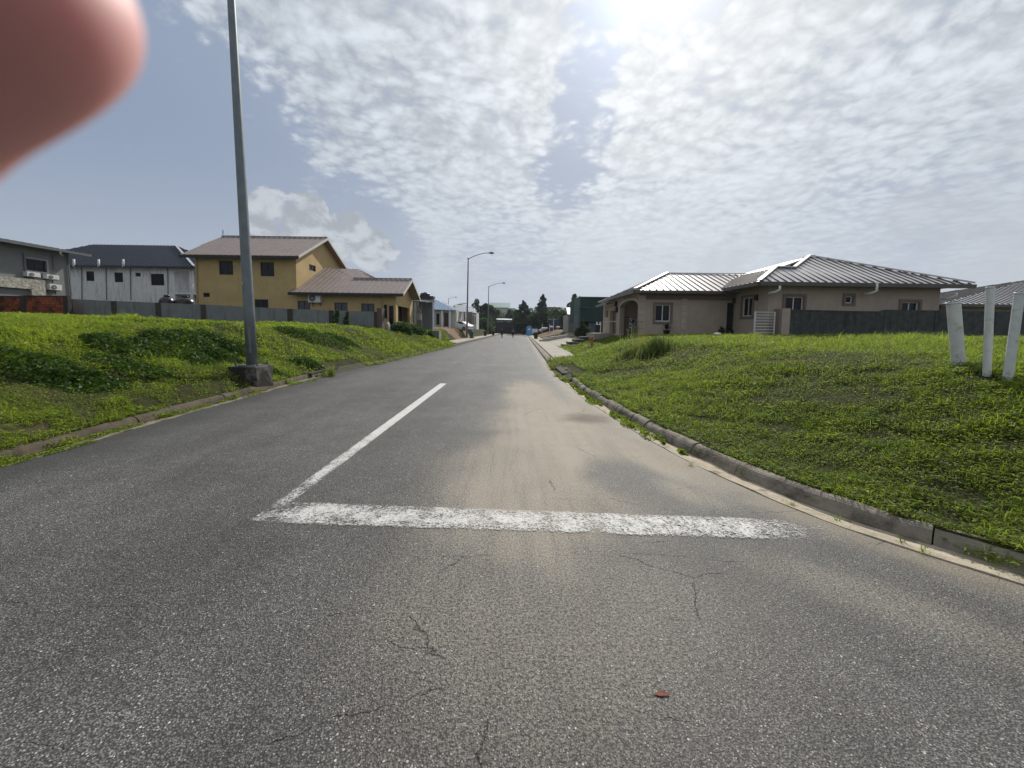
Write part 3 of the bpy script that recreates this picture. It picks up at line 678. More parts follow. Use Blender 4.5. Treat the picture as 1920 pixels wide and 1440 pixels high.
TANK = mat('black_tank_plastic', (.012, .012, .013), .28, var=.1, spec=.5)
for i, (p0, p1, y0, y1, lb) in enumerate(((287, 316, 554, 569, 'black ribbed water tank behind the grey wall, left of the pair'), (314, 352, 555, 570, 'black ribbed water tank behind the grey wall, right of the pair'))):
    Yt = 33.5+i*.6; a, b = at(p0, y1, Yt), at(p1, y0, Yt); r_ = (b.x-a.x)/2*.86; cx = (a.x+b.x)/2; hh_ = b.z-1.9
    t_ = thing('water_tank', lb, 'water tank', (cx, Yt+r_, 1.9), 0, 'black water tanks')
    pr = [(r_, 0)]
    for k in range(6): z = .1+(hh_*.72)*k/6; pr += [(r_, z), (r_*1.03, z+.04), (r_, z+.08)]
    pr += [(r_*.98, hh_*.76), (r_*.8, hh_*.88), (r_*.42, hh_*.96)]
    MB().lathe((cx, Yt+r_, 1.9), pr, 28).build('tank_shell', TANK, t_, smooth=True)
    MB().lathe((cx, Yt+r_, 1.9), [(r_*.36, hh_*.95), (r_*.36, hh_*1.02), (r_*.30, hh_*1.04)], 20).build('lid', TANK, t_, smooth=True)
    MB().obox((cx-r_*.7, Yt+r_*.27, 1.9+hh_*.5), (.13, -.1, 0), (.008, .01, 0), (0, 0, .1)).build('sticker', WFR, t_)

# ------------------------------------------------------------------ grey house, far left
GW = mat('grey_render', (.20, .205, .20), .9, var=.06, scale=3); GB = mat('blue_grey_render', (.18, .19, .20), .9, var=.08)
Xg = -37.6; ya, yb = 12.0, atX(132, 520, Xg).y; zb_ = 1.6; ze = atX(100, 468, Xg+.7).z+.08
gh_ = thing('grey_house', 'grey house at the left edge with thin dark roof edge and stone cladding', 'house', (Xg, (ya+yb)/2, zb_))
O1 = (Xg, ya, zb_); U2, N2 = (0, 1, 0), (1, 0, 0)
def hx(px0, px1, py0, py1, X, O):
    a, b = atX(px0, py1, X), atX(px1, py0, X); return (a.y-O[1], b.y-O[1], atX((px0+px1)/2, py1, X).z-O[2], atX((px0+px1)/2, py0, X).z-O[2])
WG = [hx(49, 86, 487, 508.5, Xg, O1)]
mb = MB(); panel(mb, O1, U2, N2, yb-ya, ze-zb_+.1, WG); mb.poly([(Xg, yb, zb_), (Xg-14, yb, zb_), (Xg-14, yb, ze+1.6), (Xg, yb, ze+.1)]).poly([(Xg, ya, zb_), (Xg-14, ya, zb_), (Xg-14, ya, ze+1.6), (Xg, ya, ze+.1)])
mb.build('wall', GW, gh_)
window(gh_, O1, U2, N2, WG[0], mull=(1, 0), trim=mat('pale_grey_trim', (.30, .31, .31), .8), trimw=.12)
mb = MB(); roofplane(mb, [(Xg+.75, ya-.6, ze+.05), (Xg+.75, yb+1.0, ze+.05), (Xg-14, yb+1.0, ze+1.9), (Xg-14, ya-.6, ze+1.9)], .45); mb.build('roof', mat('slate_grey_sheet', (.07, .075, .08), .5, metal=.2), gh_)
mb = MB(); gutter(mb, (Xg+.75, ya-.6, ze), (Xg+.75, yb+1.0, ze), (1, 0, 0), .2); mb.build('gutter', mat('grey_gutter', (.12, .13, .135), .45), gh_)
STN = mat('stacked_stone', (.44, .42, .36), .95, var=.35, scale=6, bump=1, bscale=14, col2=(.22, .21, .18), c2lo=.45, c2hi=.6, c2scale=9)
a = atX(-60, 524, Xg+.3); b = atX(84, 526, Xg+.3); c = atX(70, 548, Xg+.3)
mb = MB()
mb.box(Xg+.002, Xg+.32, ya, b.y, c.z+.2, b.z); mb.box(Xg+.002, Xg+.32, b.y-.9, b.y, zb_, c.z+.2); mb.build('stone_cladding', STN, gh_)
MB().box(Xg+.001, Xg+.12, ya, b.y-.95, zb_, c.z+.15).build('recess_panel', GB, gh_)
for p in (99.5, 126.5): MB().tube([atX(p, 478, Xg+.07), atX(p+(2 if p < 110 else 7), 506 if p < 110 else 555, Xg+.07)], .05, 6).build('downpipe', MATS['grey_gutter'], gh_)
MB().obox((Xg+.06, atX(44.5, 490, Xg).y, atX(44.5, 492, Xg).z), (.05, 0, 0), (0, .05, 0), (0, 0, .7)).build('downpipe', MATS['grey_gutter'], gh_)
outlet(113, 466, 474, 0, gh_, MATS['white_column'], .05, X=Xg+.8)
for i, (p0, y0, p1, y1, lb) in enumerate(((47, 509, 62, 520.5, 'white air conditioner just under the window of the grey house, left of its pair'), (83, 514, 98.5, 525, 'white air conditioner right of the grey house window above the stone corner'), (88, 532, 104.5, 545.5, 'lowest white air conditioner on the grey house, beside the stone cladding'))):
    aircon(p0, y0, p1, y1, X=Xg, label=lb)

# ------------------------------------------------------------------ boundary walls on the left
BLK = bpy.data.materials.new('red_clay_block'); BLK.use_nodes = True
t = NT(BLK.node_tree); b = t.n['Principled BSDF']; P = t.new('ShaderNodeNewGeometry').outputs['Position']
br = t.new('ShaderNodeTexBrick'); t.link(t.mapping(P, (1, 1, 1), (R(-90), 0, 0)), br.inputs[0])
br.inputs['Scale'].default_value = 2.6; br.inputs['Mortar Size'].default_value = .022; br.inputs['Brick Width'].default_value = .85; br.inputs['Row Height'].default_value = .5; br.inputs['Bias'].default_value = -.2
br.inputs['Color1'].default_value = (.36, .085, .03, 1); br.inputs['Color2'].default_value = (.17, .035, .016, 1); br.inputs['Mortar'].default_value = (.07, .022, .013, 1)
c = t.mix(t.ramp(t.noise(P, 1.6, 4, .7), .45, .62), br.outputs[0], (.045, .016, .012, 1)); t.link(c, b.inputs['Base Color']); b.inputs['Roughness'].default_value = .9
DK = mat('sooty_concrete', (.045, .042, .038), .95, var=.3, scale=3)
Yb = 27.6
bw = thing('brick_wall', 'low red clay block wall with concrete posts at the left edge', 'wall', (at(60, 580, Yb).x, Yb, 1.9))
for (p0, p1) in ((-90, 39), (47.5, 119)):
    a, b2 = at(p0, 560, Yb), at(p1, 560, Yb); zt_ = at((p0+p1)/2, 556.5, Yb).z; MB().box(a.x, b2.x, Yb, Yb+.15, 1.5, zt_).build('block_panel', BLK, bw)
    MB().box(a.x, b2.x, Yb-.03, Yb+.18, zt_, zt_+.09).build('coping', DK, bw)
for p in (-95, 43, 123.5): a = at(p, 560, Yb); MB().box(a.x-.17, a.x+.17, Yb-.05, Yb+.2, 1.5, at(p, 554.5, Yb).z).build('post', DK, bw)
GWL = mat('grey_plaster_wall', (.20, .21, .212), .9, var=.12, scale=1.6, bump=.1, streak=(.08, .08, .075), streak_amt=.5)
PST = mat('mossy_post', (.06, .052, .045), .95, var=.35, scale=4)
Yb = 28.6
gw = thing('boundary_wall', 'long grey plastered boundary wall with dark posts in front of the yellow house', 'wall', (at(430, 600, Yb).x, Yb, 1.6))
ps = [131, 213.5, 296.5, 381, 461.5, 543.5, 621.5, 706]
tops = [560.5, 564.5, 567.5, 571, 575, 579, 582, 584.5]
for i, p in enumerate(ps):
    a = at(p, tops[i], Yb); MB().box(a.x-.17, a.x+.17, Yb-.06, Yb+.22, .9, a.z-.002).build('post', PST, gw)
    if i < len(ps)-1:
        b2 = at(ps[i+1], tops[i+1], Yb); o = MB(); o.prism([(a.x+.17, Yb, .9), (b2.x-.17, Yb, .9), (b2.x-.17, Yb, b2.z), (a.x+.17, Yb, a.z)], (0, .15, 0)); o.build('wall_panel', GWL, gw)
a = at(713, 584, Yb-.2); MB().box(a.x-.22, a.x+.15, Yb-.3, Yb+.3, .9, at(713, 578, Yb).z).build('post', mat('rust_brown_post', (.11, .085, .075), .9), gw)

# ------------------------------------------------------------------ street lamps
GAL = mat('galvanised_steel', (.17, .19, .20), .5, metal=.45, var=.14, scale=4, spec=.4)
GALD = mat('dull_galvanised', (.16, .17, .18), .5, metal=.4, var=.15)
def lamp(base, top, z0, rb, rt, label, name='street_lamp', arm=3.7):
    b_ = Vector(base); t_ = Vector(top)
    L = thing(name, label, 'street lamp', b_, 0, 'street lamps along the left side of the road')
    n = 8; pth = [b_.lerp(t_, i/n) for i in range(n+1)]
    MB().tube(pth, [rb+(rt-rb)*i/n for i in range(n+1)], 24).build('pole', GAL if rb > .11 and b_.y < 20 else GALD, L, smooth=True)
    MB().lathe(tuple(t_), [(rt*1.3, -.25), (rt*1.3, .03), (rt*.6, .08)], 14).build('pole_cap', GALD, L)
    ap = [t_+Vector((arm*u, 0, -.1+arm*.24*math.sin(min(1, u*1.25)*math.pi/2))) for u in np.linspace(0, .82, 9)]
    MB().tube(ap, [.055-.012*i/8 for i in range(9)], 8).build('arm', GALD, L, smooth=True)
    e_ = ap[-1]; hd = MB(); base_i = len(hd.v)
    hd.tube([e_+Vector((d_, 0, z_)) for d_, z_ in ((-.1, 0), (.05, .01), (.22, .03), (.5, .035), (.72, .01), (.8, -.02))], [.05, .08, .14, .16, .12, .03], 12)
    h = hd.build('lamp_head', GALD, L, smooth=True)
    MB().lathe(tuple(e_+Vector((.42, 0, -.14))), [(.06, -.03), (.13, 0), (.13, .05)], 12).build('lens', mat('lamp_glass', (.5, .5, .48), .2), h, smooth=True)
    return L
Yp = 9.55; pb = at(473, 690, Yp); pt = at(433.5, 0, Yp); k = (11.4-pb.z)/(pt.z-pb.z)
top = pb.lerp(pt, k); bb = Vector((pb.x, pb.y, .62))
rb_ = .125; L0 = lamp(bb, top, .6, rb_, .068, 'tall tapered galvanised lamp post on a stained concrete plinth in the near grass')
MB().box(bb.x-.36, bb.x+.32, Yp-.34, Yp+.32, -.1, .60).build('plinth', mat('stained_plinth', (.12, .11, .10), .95, var=.3, scale=5, bump=.5, bscale=30, col2=(.028, .024, .020), c2lo=.40, c2hi=.52, c2scale=2.2), L0, bevel=.02)
MB().box(bb.x-.21, bb.x+.21, Yp-.21, Yp+.21, .602, .625).build('base_plate', GAL, L0)
for sx in (-.26, .26):
    for sy in (-.2, .2): MB().tube([(bb.x+sx, Yp+sy, .59), (bb.x+sx, Yp+sy, .73)], .017, 8).tube([(bb.x+sx, Yp+sy, .64), (bb.x+sx, Yp+sy, .665)], .03, 6).build('anchor_bolt', GALD, L0)
MB().obox((bb.x+.02, Yp-.112, 1.25), (.045, 0, 0), (0, .006, 0), (0, 0, .32)).build('access_door', GAL, L0)
MB().obox((bb.x-.07, Yp-.098, 2.62), (.05, .02, 0), (-.002, .005, 0), (0, 0, .045)).build('sticker', mat('faded_sticker', (.36, .34, .27), .8, var=.3, scale=20), L0)
for px, pyb, pyt, Yl, lb in ((878, 631, 484, 57, 'first grey street lamp down the road, beside the teal bin'), (916.5, 625, 537, 96, 'second grey street lamp down the road, standing behind black bins')):
    a = at(px, pyt, Yl); g_ = at(px, pyb, Yl); lamp((a.x-.15, Yl, min(.3, g_.z)), a, .2, .14, .08, lb, arm=(926-880)/720*Yl if Yl < 60 else 4.0)
a = at(840, 590, 150); lamp((a.x, 150, 1), at(841, 560, 150), 1, .12, .1, 'distant street lamp with curved arm above the far roofs', arm=3.0)
# ------------------------------------------------------------------ tan house on the right
TAN = mat('pinkish_tan_render', (.42, .335, .275), .9, var=.09, scale=1.4, bump=.1, bscale=60, streak=(.24, .19, .16), streak_amt=.22)
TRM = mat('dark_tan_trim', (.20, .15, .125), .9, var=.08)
RM = mat('silver_brown_sheet', (.60, .565, .55), .32, metal=.55, var=.06, scale=1.2)
RIB = mat('shaded_roof_rib', (.10, .088, .085), .5, metal=.3)  # seams of the same sheet, with their shadow tone put into the colour
HC = mat('pale_hip_cap', (.50, .47, .46), .35, metal=.6); GTR = mat('brown_gutter', (.10, .085, .08), .45, metal=.2)
LTR = mat('cream_trim', (.50, .46, .42), .85)
Yt = 21.0; zb_ = 1.0
xa, xb_ = at(1440, 560, Yt).x, at(1762, 560, Yt).x; ze = at(1425, 528, Yt-.6).z-.08
th = thing('tan_house', 'pinkish tan bungalow with silver standing seam hip roofs behind the lawn', 'house', ((xa+xb_)/2, Yt, 1.3))
O1 = (xa, Yt, zb_); dz_ = -.0
W1 = [hl(1471, 1507, 556.5, 582, O1, Yt), hl(1584, 1599, 555, 568.5, O1, Yt), hl(1689, 1723, 566.5, 586, O1, Yt)]
mb = MB(); panel(mb, O1, U, N, xb_-xa, ze-zb_+.1, W1)
Yw2 = xa*720/(1372-960)*1.0; Yw2 = Yw2 if Yw2 > Yt+2 else 25
Yg = Yw2; xg0 = at(1199, 580, Yg).x; zew = at(1250, 545, Yg-.6).z-.05
OS = (xa, Yt, zb_); N3 = (-1, 0, 0)
def hx2(px0, px1, py0, py1, X, O):          # rectangle on a wall facing the road (runs away from the camera)
    a, b = atX(px1, (py0+py1)/2, X), atX(px0, (py0+py1)/2, X); m_ = (px0+px1)/2
    return (a.y-O[1], b.y-O[1], atX(m_, py1, X).z-O[2], atX(m_, py0, X).z-O[2])
WS = [hx2(1392, 1411, 558, 593, xa, OS)]
panel(mb, OS, (0, 1, 0), N3, Yg-Yt, ze-zb_+.1, WS)
mb.poly([(xb_, Yt, zb_), (xb_, Yt+9, zb_), (xb_, Yt+9, ze+.1), (xb_, Yt, ze+.1)]).poly([(xa, Yt+9, zb_), (xb_, Yt+9, zb_), (xb_, Yt+9, ze+.1), (xa, Yt+9, ze+.1)])
OW = (xg0, Yg, zb_)
WW2 = [hl(1228, 1257.5, 571.5, 602.5, OW, Yg)]
panel(mb, OW, U, N, xa-xg0+.02, zew-zb_+.1, WW2)
# side wall of the wing with the arched porch
yA0, yA1 = atX(1196.5, 590, xg0).y, atX(1163, 590, xg0).y; yE = atX(1131, 590, xg0).y; zsp = atX(1180, 574, xg0).z; zar = atX(1180, 563, xg0).z
n = 14; cy, rw_ = (yA0+yA1)/2, (yA1-yA0)/2
mb.poly([(xg0, Yg, zb_), (xg0, yA0, zb_), (xg0, yA0, zsp), (xg0, Yg, zsp)]).poly([(xg0, Yg, zsp), (xg0, yA0, zsp), (xg0, yA0, zew+.1), (xg0, Yg, zew+.1)])
arc = [(cy-rw_*math.cos(math.pi*i/n), zsp+(zar-zsp)*math.sin(math.pi*i/n)) for i in range(n+1)]
for i in range(n):
    (y0, z0), (y1, z1) = arc[i], arc[i+1]; mb.poly([(xg0, y0, z0), (xg0, y1, z1), (xg0, y1, zew+.1), (xg0, y0, zew+.1)])
    mb.poly([(xg0, y0, z0), (xg0, y1, z1), (xg0+.3, y1, z1), (xg0+.3, y0, z0)])
for y_ in (yA0, yA1): mb.poly([(xg0, y_, zb_), (xg0+.3, y_, zb_), (xg0+.3, y_, zsp), (xg0, y_, zsp)])
zlow = at(1122, 576, 1).z and atX(1131, 574, xg0).z-.05
yM = atX(1158, 590, xg0).y
mb.poly([(xg0, yA1, zb_), (xg0, yM, zb_), (xg0, yM, zew+.1), (xg0, yA1, zew+.1)])
OM = (xg0, yM, zb_)
WM = [hx2(1135, 1141, 580, 596, xg0, OM), ]
WM2 = [hx2(1143, 1155, 582, 626, xg0, OM)]
panel(mb, OM, (0, 1, 0), N3, yE-yM, zlow-zb_+.1, WM+WM2, rev=.3)
mb.poly([(xg0, yE, zb_), (xg0+8, yE, zb_), (xg0+8, yE, zlow), (xg0, yE, zlow)]).box(xg0+2.4, xg0+2.6, Yg+.2, yM+1, zb_, zew).box(xg0+.3, xg0+2.4, yM-.15, yM, zb_, zew)
mb.build('wall', TAN, th)
MB().box(xg0+.35, xg0+.42, yM+.3, yE-.2, zb_, zlow-.1).build('garage_door', TRM, th)
for h in W1: window(th, O1, U, N, h, fr=WFR, mull=(1 if h[1]-h[0] > .6 else 0, 0), trim=TRM)
window(th, OS, (0, 1, 0), N3, WS[0], fr=WFR, mull=(1, 0), trim=TRM)
window(th, OW, U, N, WW2[0], fr=WFR, mull=(1, 0), trim=TRM)
window(th, OM, (0, 1, 0), N3, WM[0], fr=WFR, mull=(0, 0), trim=LTR, trimw=.06)
OP = (xg0+2.4, Yg+.8, zb_); window(th, OP, (0, 1, 0), N3, (.6, 2.6, 1.3, 2.7), fr=LTR, mull=(3, 2), inset=-.04, gl=mat('dim_glass', (.05, .055, .06), .2))
d = hl(1364, 1371, 568, 618, OW, Yg); MB().box(xa-.42, xa-.05, Yg-.04, Yg+.1, zb_, at(1367, 568, Yg).z).build('side_door', DARK, th)
mb = MB()                                    # arch moulding
for i in range(n):
    (y0, z0), (y1, z1) = arc[i], arc[i+1]; mb.obox((xg0-.03, (y0+y1)/2, (z0+z1)/2+.06), (.035, 0, 0), (0, (y1-y0)/2, (z1-z0)/2), (0, 0, .08))
mb.box(xg0-.07, xg0, yA1, yA1+.16, zb_, zsp).build('arch_moulding', LTR, th)
QN = MB()                                    # quoins: raised blocks at the corner and a ladder strip on the front
zz = zb_+.35
while zz < zew-.5:
    QN.box(xg0-.03, xg0+.36, Yg-.035, Yg, zz, zz+.36).box(xg0-.035, xg0, Yg, yA0-.02, zz, zz+.36); zz += .42
QN.build('quoin', mat('tan_quoin', (.46, .38, .32), .9), th)
QN = MB(); a, b = at(1277, 590, Yg).x, at(1287.5, 590, Yg).x; zz = zb_+.3
while zz < zew-.45: QN.box(a, b, Yg-.03, Yg, zz, zz+.33); zz += .40
QN.build('quoin', mat('tan_quoin', (.46, .38, .32), .9), th)
# dark band under the eaves of the wing, cream string course on the far part
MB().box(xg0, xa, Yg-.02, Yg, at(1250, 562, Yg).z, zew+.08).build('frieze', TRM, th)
MB().box(xg0-.03, xg0, yM, yE, atX(1145, 604, xg0).z, atX(1145, 602.5, xg0).z).build('string_course', LTR, th)
for px, py in ((1378.5, 563.5), (1420.5, 558)):
    a = atX(px, py, xa); s_ = MB().box(xa-.14, xa-.02, a.y-.07, a.y+.07, a.z-.13, a.z+.13).box(xa-.10, xa, a.y-.03, a.y+.03, a.z-.17, a.z+.17); s_.build('wall_lantern', FAS, th)
for px, py in ((1157, 570), (1158, 581)):
    a = atX(px, py, xg0); MB().box(xg0-.18, xg0, a.y-.1, a.y+.1, a.z-.2, a.z+.2).build('wall_lantern', FAS, th)
# roofs
def rp(mb, rb, pts, sp=.42): roofplane(mb, pts, sp, .05, .05, .07, ribs=rb)
mb, rb = MB(), MB()
yf = Yt-.6; xl = at(1424, 527, yf).x; xr = at(1826, 546, yf).x; zr_ = ze+.08; zrr = zr_-.0
pk = at(1519, 480.5, yf+4.3); lx = at(1455, 502.5, yf+1.9); l2 = at(1489, 503.5, yf+1.9)
rp(mb, rb, [(xl, yf, zr_), (xr, yf, zrr), tuple(pk), (l2.x, yf+1.9, l2.z), (lx.x, yf+1.9, lx.z)])
yk = yf+10.5
rp(mb, rb, [(xl, Yg+1.5, zr_), (xl, yf, zr_), tuple(lx), (lx.x+.2, Yg+1.5, lx.z)])
rp(mb, rb, [(lx.x, yk, lx.z), (lx.x, lx.y, lx.z), (l2.x-.9, lx.y, lx.z), tuple(pk), (pk.x, pk.y+2.2, pk.z)])
rp(mb, rb, [(xr, yf, zrr), (xr, yk, zrr), (pk.x+.2, pk.y+2.2, pk.z), tuple(pk)])
rp(mb, rb, [(xr, yk, zrr), (xl, yk, zrr), (pk.x, pk.y+2.2, pk.z), (pk.x+.1, pk.y+2.2, pk.z)])
# wing roof
yw = Yg-.6; xwl = at(1191, 543.5, yw).x; zw_ = zew+.08; ap = at(1251, 513.5, yw+3.6); apr = ap+Vector((7, 0, 0)); yws = atX(1139, 557, xwl).y
rp(mb, rb, [(xwl, yw, zw_), (xa+.8, yw, zw_), (xa+3.4, ap.y, ap.z), tuple(ap)])
rp(mb, rb, [(xwl, yws, zw_), (xwl, yw, zw_), tuple(ap), (ap.x, yws, ap.z)])
rp(mb, rb, [(xa+3, yws+3.4, zw_), (xwl, yws+3.4, zw_), (ap.x, yws, ap.z), (xa+3, yws, ap.z)])
xq = xwl-.1; yq = atX(1119, 572.5, xq).y
rp(mb, rb, [(xq, yq, zlow+.1), (xq, yws-.6, zlow+.1), (xq+3, yws+.2, zlow+1.4), (xq+3, yq-3, zlow+1.4)])
mb.join(rb, RIB, 'roof', RM, th)
mb = MB()
for a, b in (((xl, yf, zr_), lx), (lx, l2), (l2, pk), ((xwl, yw, zw_), ap)): cap(mb, Vector(a)+Vector((0, 0, .03)), Vector(b)+Vector((0, 0, .03)), .11)
cap(mb, pk, (xr, yf, zrr+.05), .06); cap(mb, ap, (xa+3.4, ap.y, ap.z+.03), .06)
mb.build('hip_cap', HC, th)
mb = MB(); gutter(mb, (xl, yf, ze+.04), (xr, yf, ze+.04), (0, -1, 0), .2); gutter(mb, (xl, yf, ze+.04), (xl, Yg+1.5, ze+.04), (-1, 0, 0), .2); gutter(mb, (xwl, yw, zew+.04), (xl, yw, zew+.04), (0, -1, 0), .18); gutter(mb, (xwl, yw, zew+.04), (xwl, yws, zew+.04), (-1, 0, 0), .18); gutter(mb, (xq, yws-.6, zlow+.05), (xq, yq, zlow+.05), (-1, 0, 0), .16)
mb.build('gutter', GTR, th)
mb = MB().poly([(xl, yf+.03, ze-.08), (xr, yf+.03, ze-.08), (xr, Yt, ze-.06), (xa, Yt, ze-.06), (xa, Yg+1, ze-.06), (xl, Yg+1, ze-.08)]).poly([(xwl, yw+.02, zew-.06), (xa, yw+.02, zew-.06), (xa, Yg, zew-.05), (xg0, Yg, zew-.05), (xg0, yws, zew-.05), (xwl, yws, zew-.06)])
mb.build('soffit', mat('tan_soffit', (.36, .31, .28), .9), th)
for p, y0, y1 in ((1462, 536, 543), (1644, 529, 545), (1793, 549, 554)): outlet(p, y0, y1, yf-.1, th, WFR, .06)
MB().tube([at(1441.5, 548, Yt-.06), at(1440.5, 628, Yt-.06)], .05, 8).build('downpipe', TAN, th)

# gate, pillar, fence wall
Yf = 20.0
g = at(1433, 630, Yf); gt = thing('metal_gate', 'white slatted metal gate standing at the left end of the dark fence wall', 'gate', (g.x, Yf, g.z))
a, b = at(1412.5, 629.5, Yf), at(1454, 584.5, Yf); WM_ = mat('white_gate_paint', (.62, .61, .60), .5, var=.08)
mb = MB().box(a.x, a.x+.06, Yf-.03, Yf+.03, a.z-.15, b.z).build('gate_stile', WM_, gt); MB().box(b.x-.04, b.x, Yf-.025, Yf+.025, a.z-.15, b.z-.002).build('gate_stile', WM_, gt)
for i in range(9): z = a.z+.03+(b.z-a.z-.06)*i/8; MB().box(a.x+.06, b.x-.04, Yf-.015, Yf+.015, z-.018, z+.018).build('slat', WM_, gt)
a, b = at(1456, 632, Yf), at(1480, 578.5, Yf)
gp = thing('gate_pillar', 'pinkish tan masonry pillar between the white gate and the dark fence wall', 'pillar', ((a.x+b.x)/2, Yf, a.z))
MB().box(a.x, a.x+.13, Yf-.12, Yf+.35, a.z-.4, b.z-.02).build('pillar_face', TRM, gp); MB().box(a.x+.13, b.x, Yf-.10, Yf+.35, a.z-.4, b.z).build('pillar_shaft', TAN, gp)
FW = mat('mossy_dark_wall', (.062, .066, .065), .95, var=.35, scale=3.5, bump=.3, bscale=25, streak=(.022, .024, .024), streak_amt=.85)
fw = thing('fence_wall', 'long dark weather streaked concrete wall in front of the tan bungalow', 'wall', (at(1650, 600, Yf).x, Yf, 1.3))
x0 = b.x+.002; x1 = at(1662, 590, Yf).x; x2 = x1+9.5
za, zb2, zc = at(1482, 580, Yf).z, at(1650, 584.5, Yf).z, at(1664, 580.5, Yf).z
mb = MB(); mb.prism([(x0, Yf, .7), (x1-.45, Yf, .7), (x1-.45, Yf, zb2), (x0, Yf, za)], (0, .15, 0)).build('wall_panel', FW, fw)
mb = MB(); mb.prism([(x1-.45, Yf, .7), (x2, Yf, .7), (x2, Yf, zc-.03), (x1, Yf, zc), (x1-.45, Yf, zb2)], (0, .15, 0)).build('wall_panel', FW, fw)
for p in (1588, 1662, 1757, 1870): a = at(p, 590, Yf); MB().box(a.x-.10, a.x+.10, Yf-.035, Yf, .7, zc-.06 if p > 1600 else zb2-.02).build('post', FW, fw)
mb = MB().box(x0, x1-.45, Yf-.03, Yf-.002, za-.09, za-.04); mb.build('coping', FW, fw)

# far right house
Yr = 28.0
fr_ = thing('cream_house', 'cream house at the right edge with silver sheet roof behind the dark wall', 'house', (at(1900, 580, Yr).x, Yr, 1.4))
xl = at(1766, 571, Yr-.6).x; ze = at(1766, 571.5, Yr-.6).z; xw = at(1783, 580, Yr).x
CRM = mat('cream_render', (.36, .31, .21), .9, var=.06)
MB().box(xw, xw+16, Yr, Yr+10, .9, ze).build('wall', CRM, fr_)
mb, rb = MB(), MB(); pz = at(1925, 526, Yr+4.8); kx = xl+5.4
rp(mb, rb, [(xl, Yr-.6, ze+.1), (xl+18, Yr-.6, ze+.1), (xl+18, Yr+4.8, pz.z), (pz.x, Yr+4.8, pz.z)])
rp(mb, rb, [(xl, Yr+10.6, ze+.1), (xl, Yr-.6, ze+.1), (pz.x, Yr+4.8, pz.z), (pz.x, Yr+5.2, pz.z)])
rp(mb, rb, [(xl+18, Yr+10.6, ze+.1), (xl, Yr+10.6, ze+.1), (pz.x, Yr+5.2, pz.z), (xl+18, Yr+5.2, pz.z)])
mb.join(rb, RIB, 'roof', mat('pale_silver_sheet', (.72, .71, .71), .35, metal=.4), fr_)
mb = MB(); gutter(mb, (xl, Yr-.6, ze+.04), (xl+18, Yr-.6, ze+.04), (0, -1, 0), .2); mb.build('gutter', GTR, fr_)

# three white vent pipes in the near lawn
PVC = mat('white_pvc', (.58, .60, .58), .5, var=.10, scale=9, col2=(.34, .34, .28), c2lo=.52, c2hi=.75, c2scale=7, streak=(.30, .29, .22), streak_amt=.45)
for px0, py0, px1, py1, w_, Y, lb in ((1787.5, 566, 1797.5, 684, 19, 6.0, 'widest and shortest of the three white pipes standing in the lawn, left of the others'), (1857, 537, 1850.5, 702, 11.5, 5.6, 'thin upright white pipe standing in the lawn, the middle and tallest of three'), (1912, 548, 1889, 714, 13.5, 5.2, 'white pipe leaning to the right at the edge of the lawn group')):
    Y = hit(px1, py1).y; a = at(px0, py0, Y); b = at(px1, py1, Y); r_ = w_/2*Y/720; 0 and print('pipe', Y, r_, a.z-b.z)
    gz = zg(b.x, Y); dn = (b-a).normalized(); b2 = b+dn*max(.15, (b.z-gz)+.15)
    p_ = thing('vent_pipe', lb, 'pipe', (b.x, Y, gz), 0, 'white pipes in the right lawn')
    MB().tube([b2, a], [r_, r_], 24, cap=False).build('pipe_shaft', PVC, p_, smooth=True)
    MB().tube([a-dn*.002, a-dn*.003], [r_*.82, r_*.82], 24).build('pipe_opening', DARK, p_)
    MB().tube([a+dn*.001, a+dn*.03], [r_*1.02, r_*1.02], 24).tube([a-dn*.001, a+dn*.02], [r_*1.01, r_*.85], 24, cap=False).build('rim', PVC, p_, smooth=True)

# ------------------------------------------------------------------ hydrant
hy = hit(1109, 650); HYM = mat('faded_orange_paint', (.40, .20, .12), .7, var=.2, scale=9, col2=(.24, .13, .08), c2lo=.55, c2hi=.7)
Yh_ = hy.y; p = at(1109, 650, Yh_); hs = (at(1109, 626, Yh_).z-p.z)
hd = thing('fire_hydrant', 'faded orange fire hydrant in the grass below the arched porch', 'fire hydrant', (p.x, Yh_, p.z))
MB().lathe((p.x, Yh_, p.z), [(.13, -.3), (.13, .02), (.10, .04), (.095, hs*.66), (.14, hs*.68), (.14, hs*.73), (.11, hs*.76), (.075, hs*.90), (.03, hs*.95), (.03, hs)], 18).build('barrel', HYM, hd, smooth=True)
for s_ in (-1, 1): MB().tube([(p.x, Yh_, p.z+hs*.52), (p.x+s_*.17, Yh_, p.z+hs*.52)], [.05, .055], 12).build('side_outlet', HYM, hd)
MB().tube([(p.x, Yh_, p.z+hs*.45), (p.x, Yh_-.17, p.z+hs*.45)], [.06, .07], 12).build('front_outlet', HYM, hd)

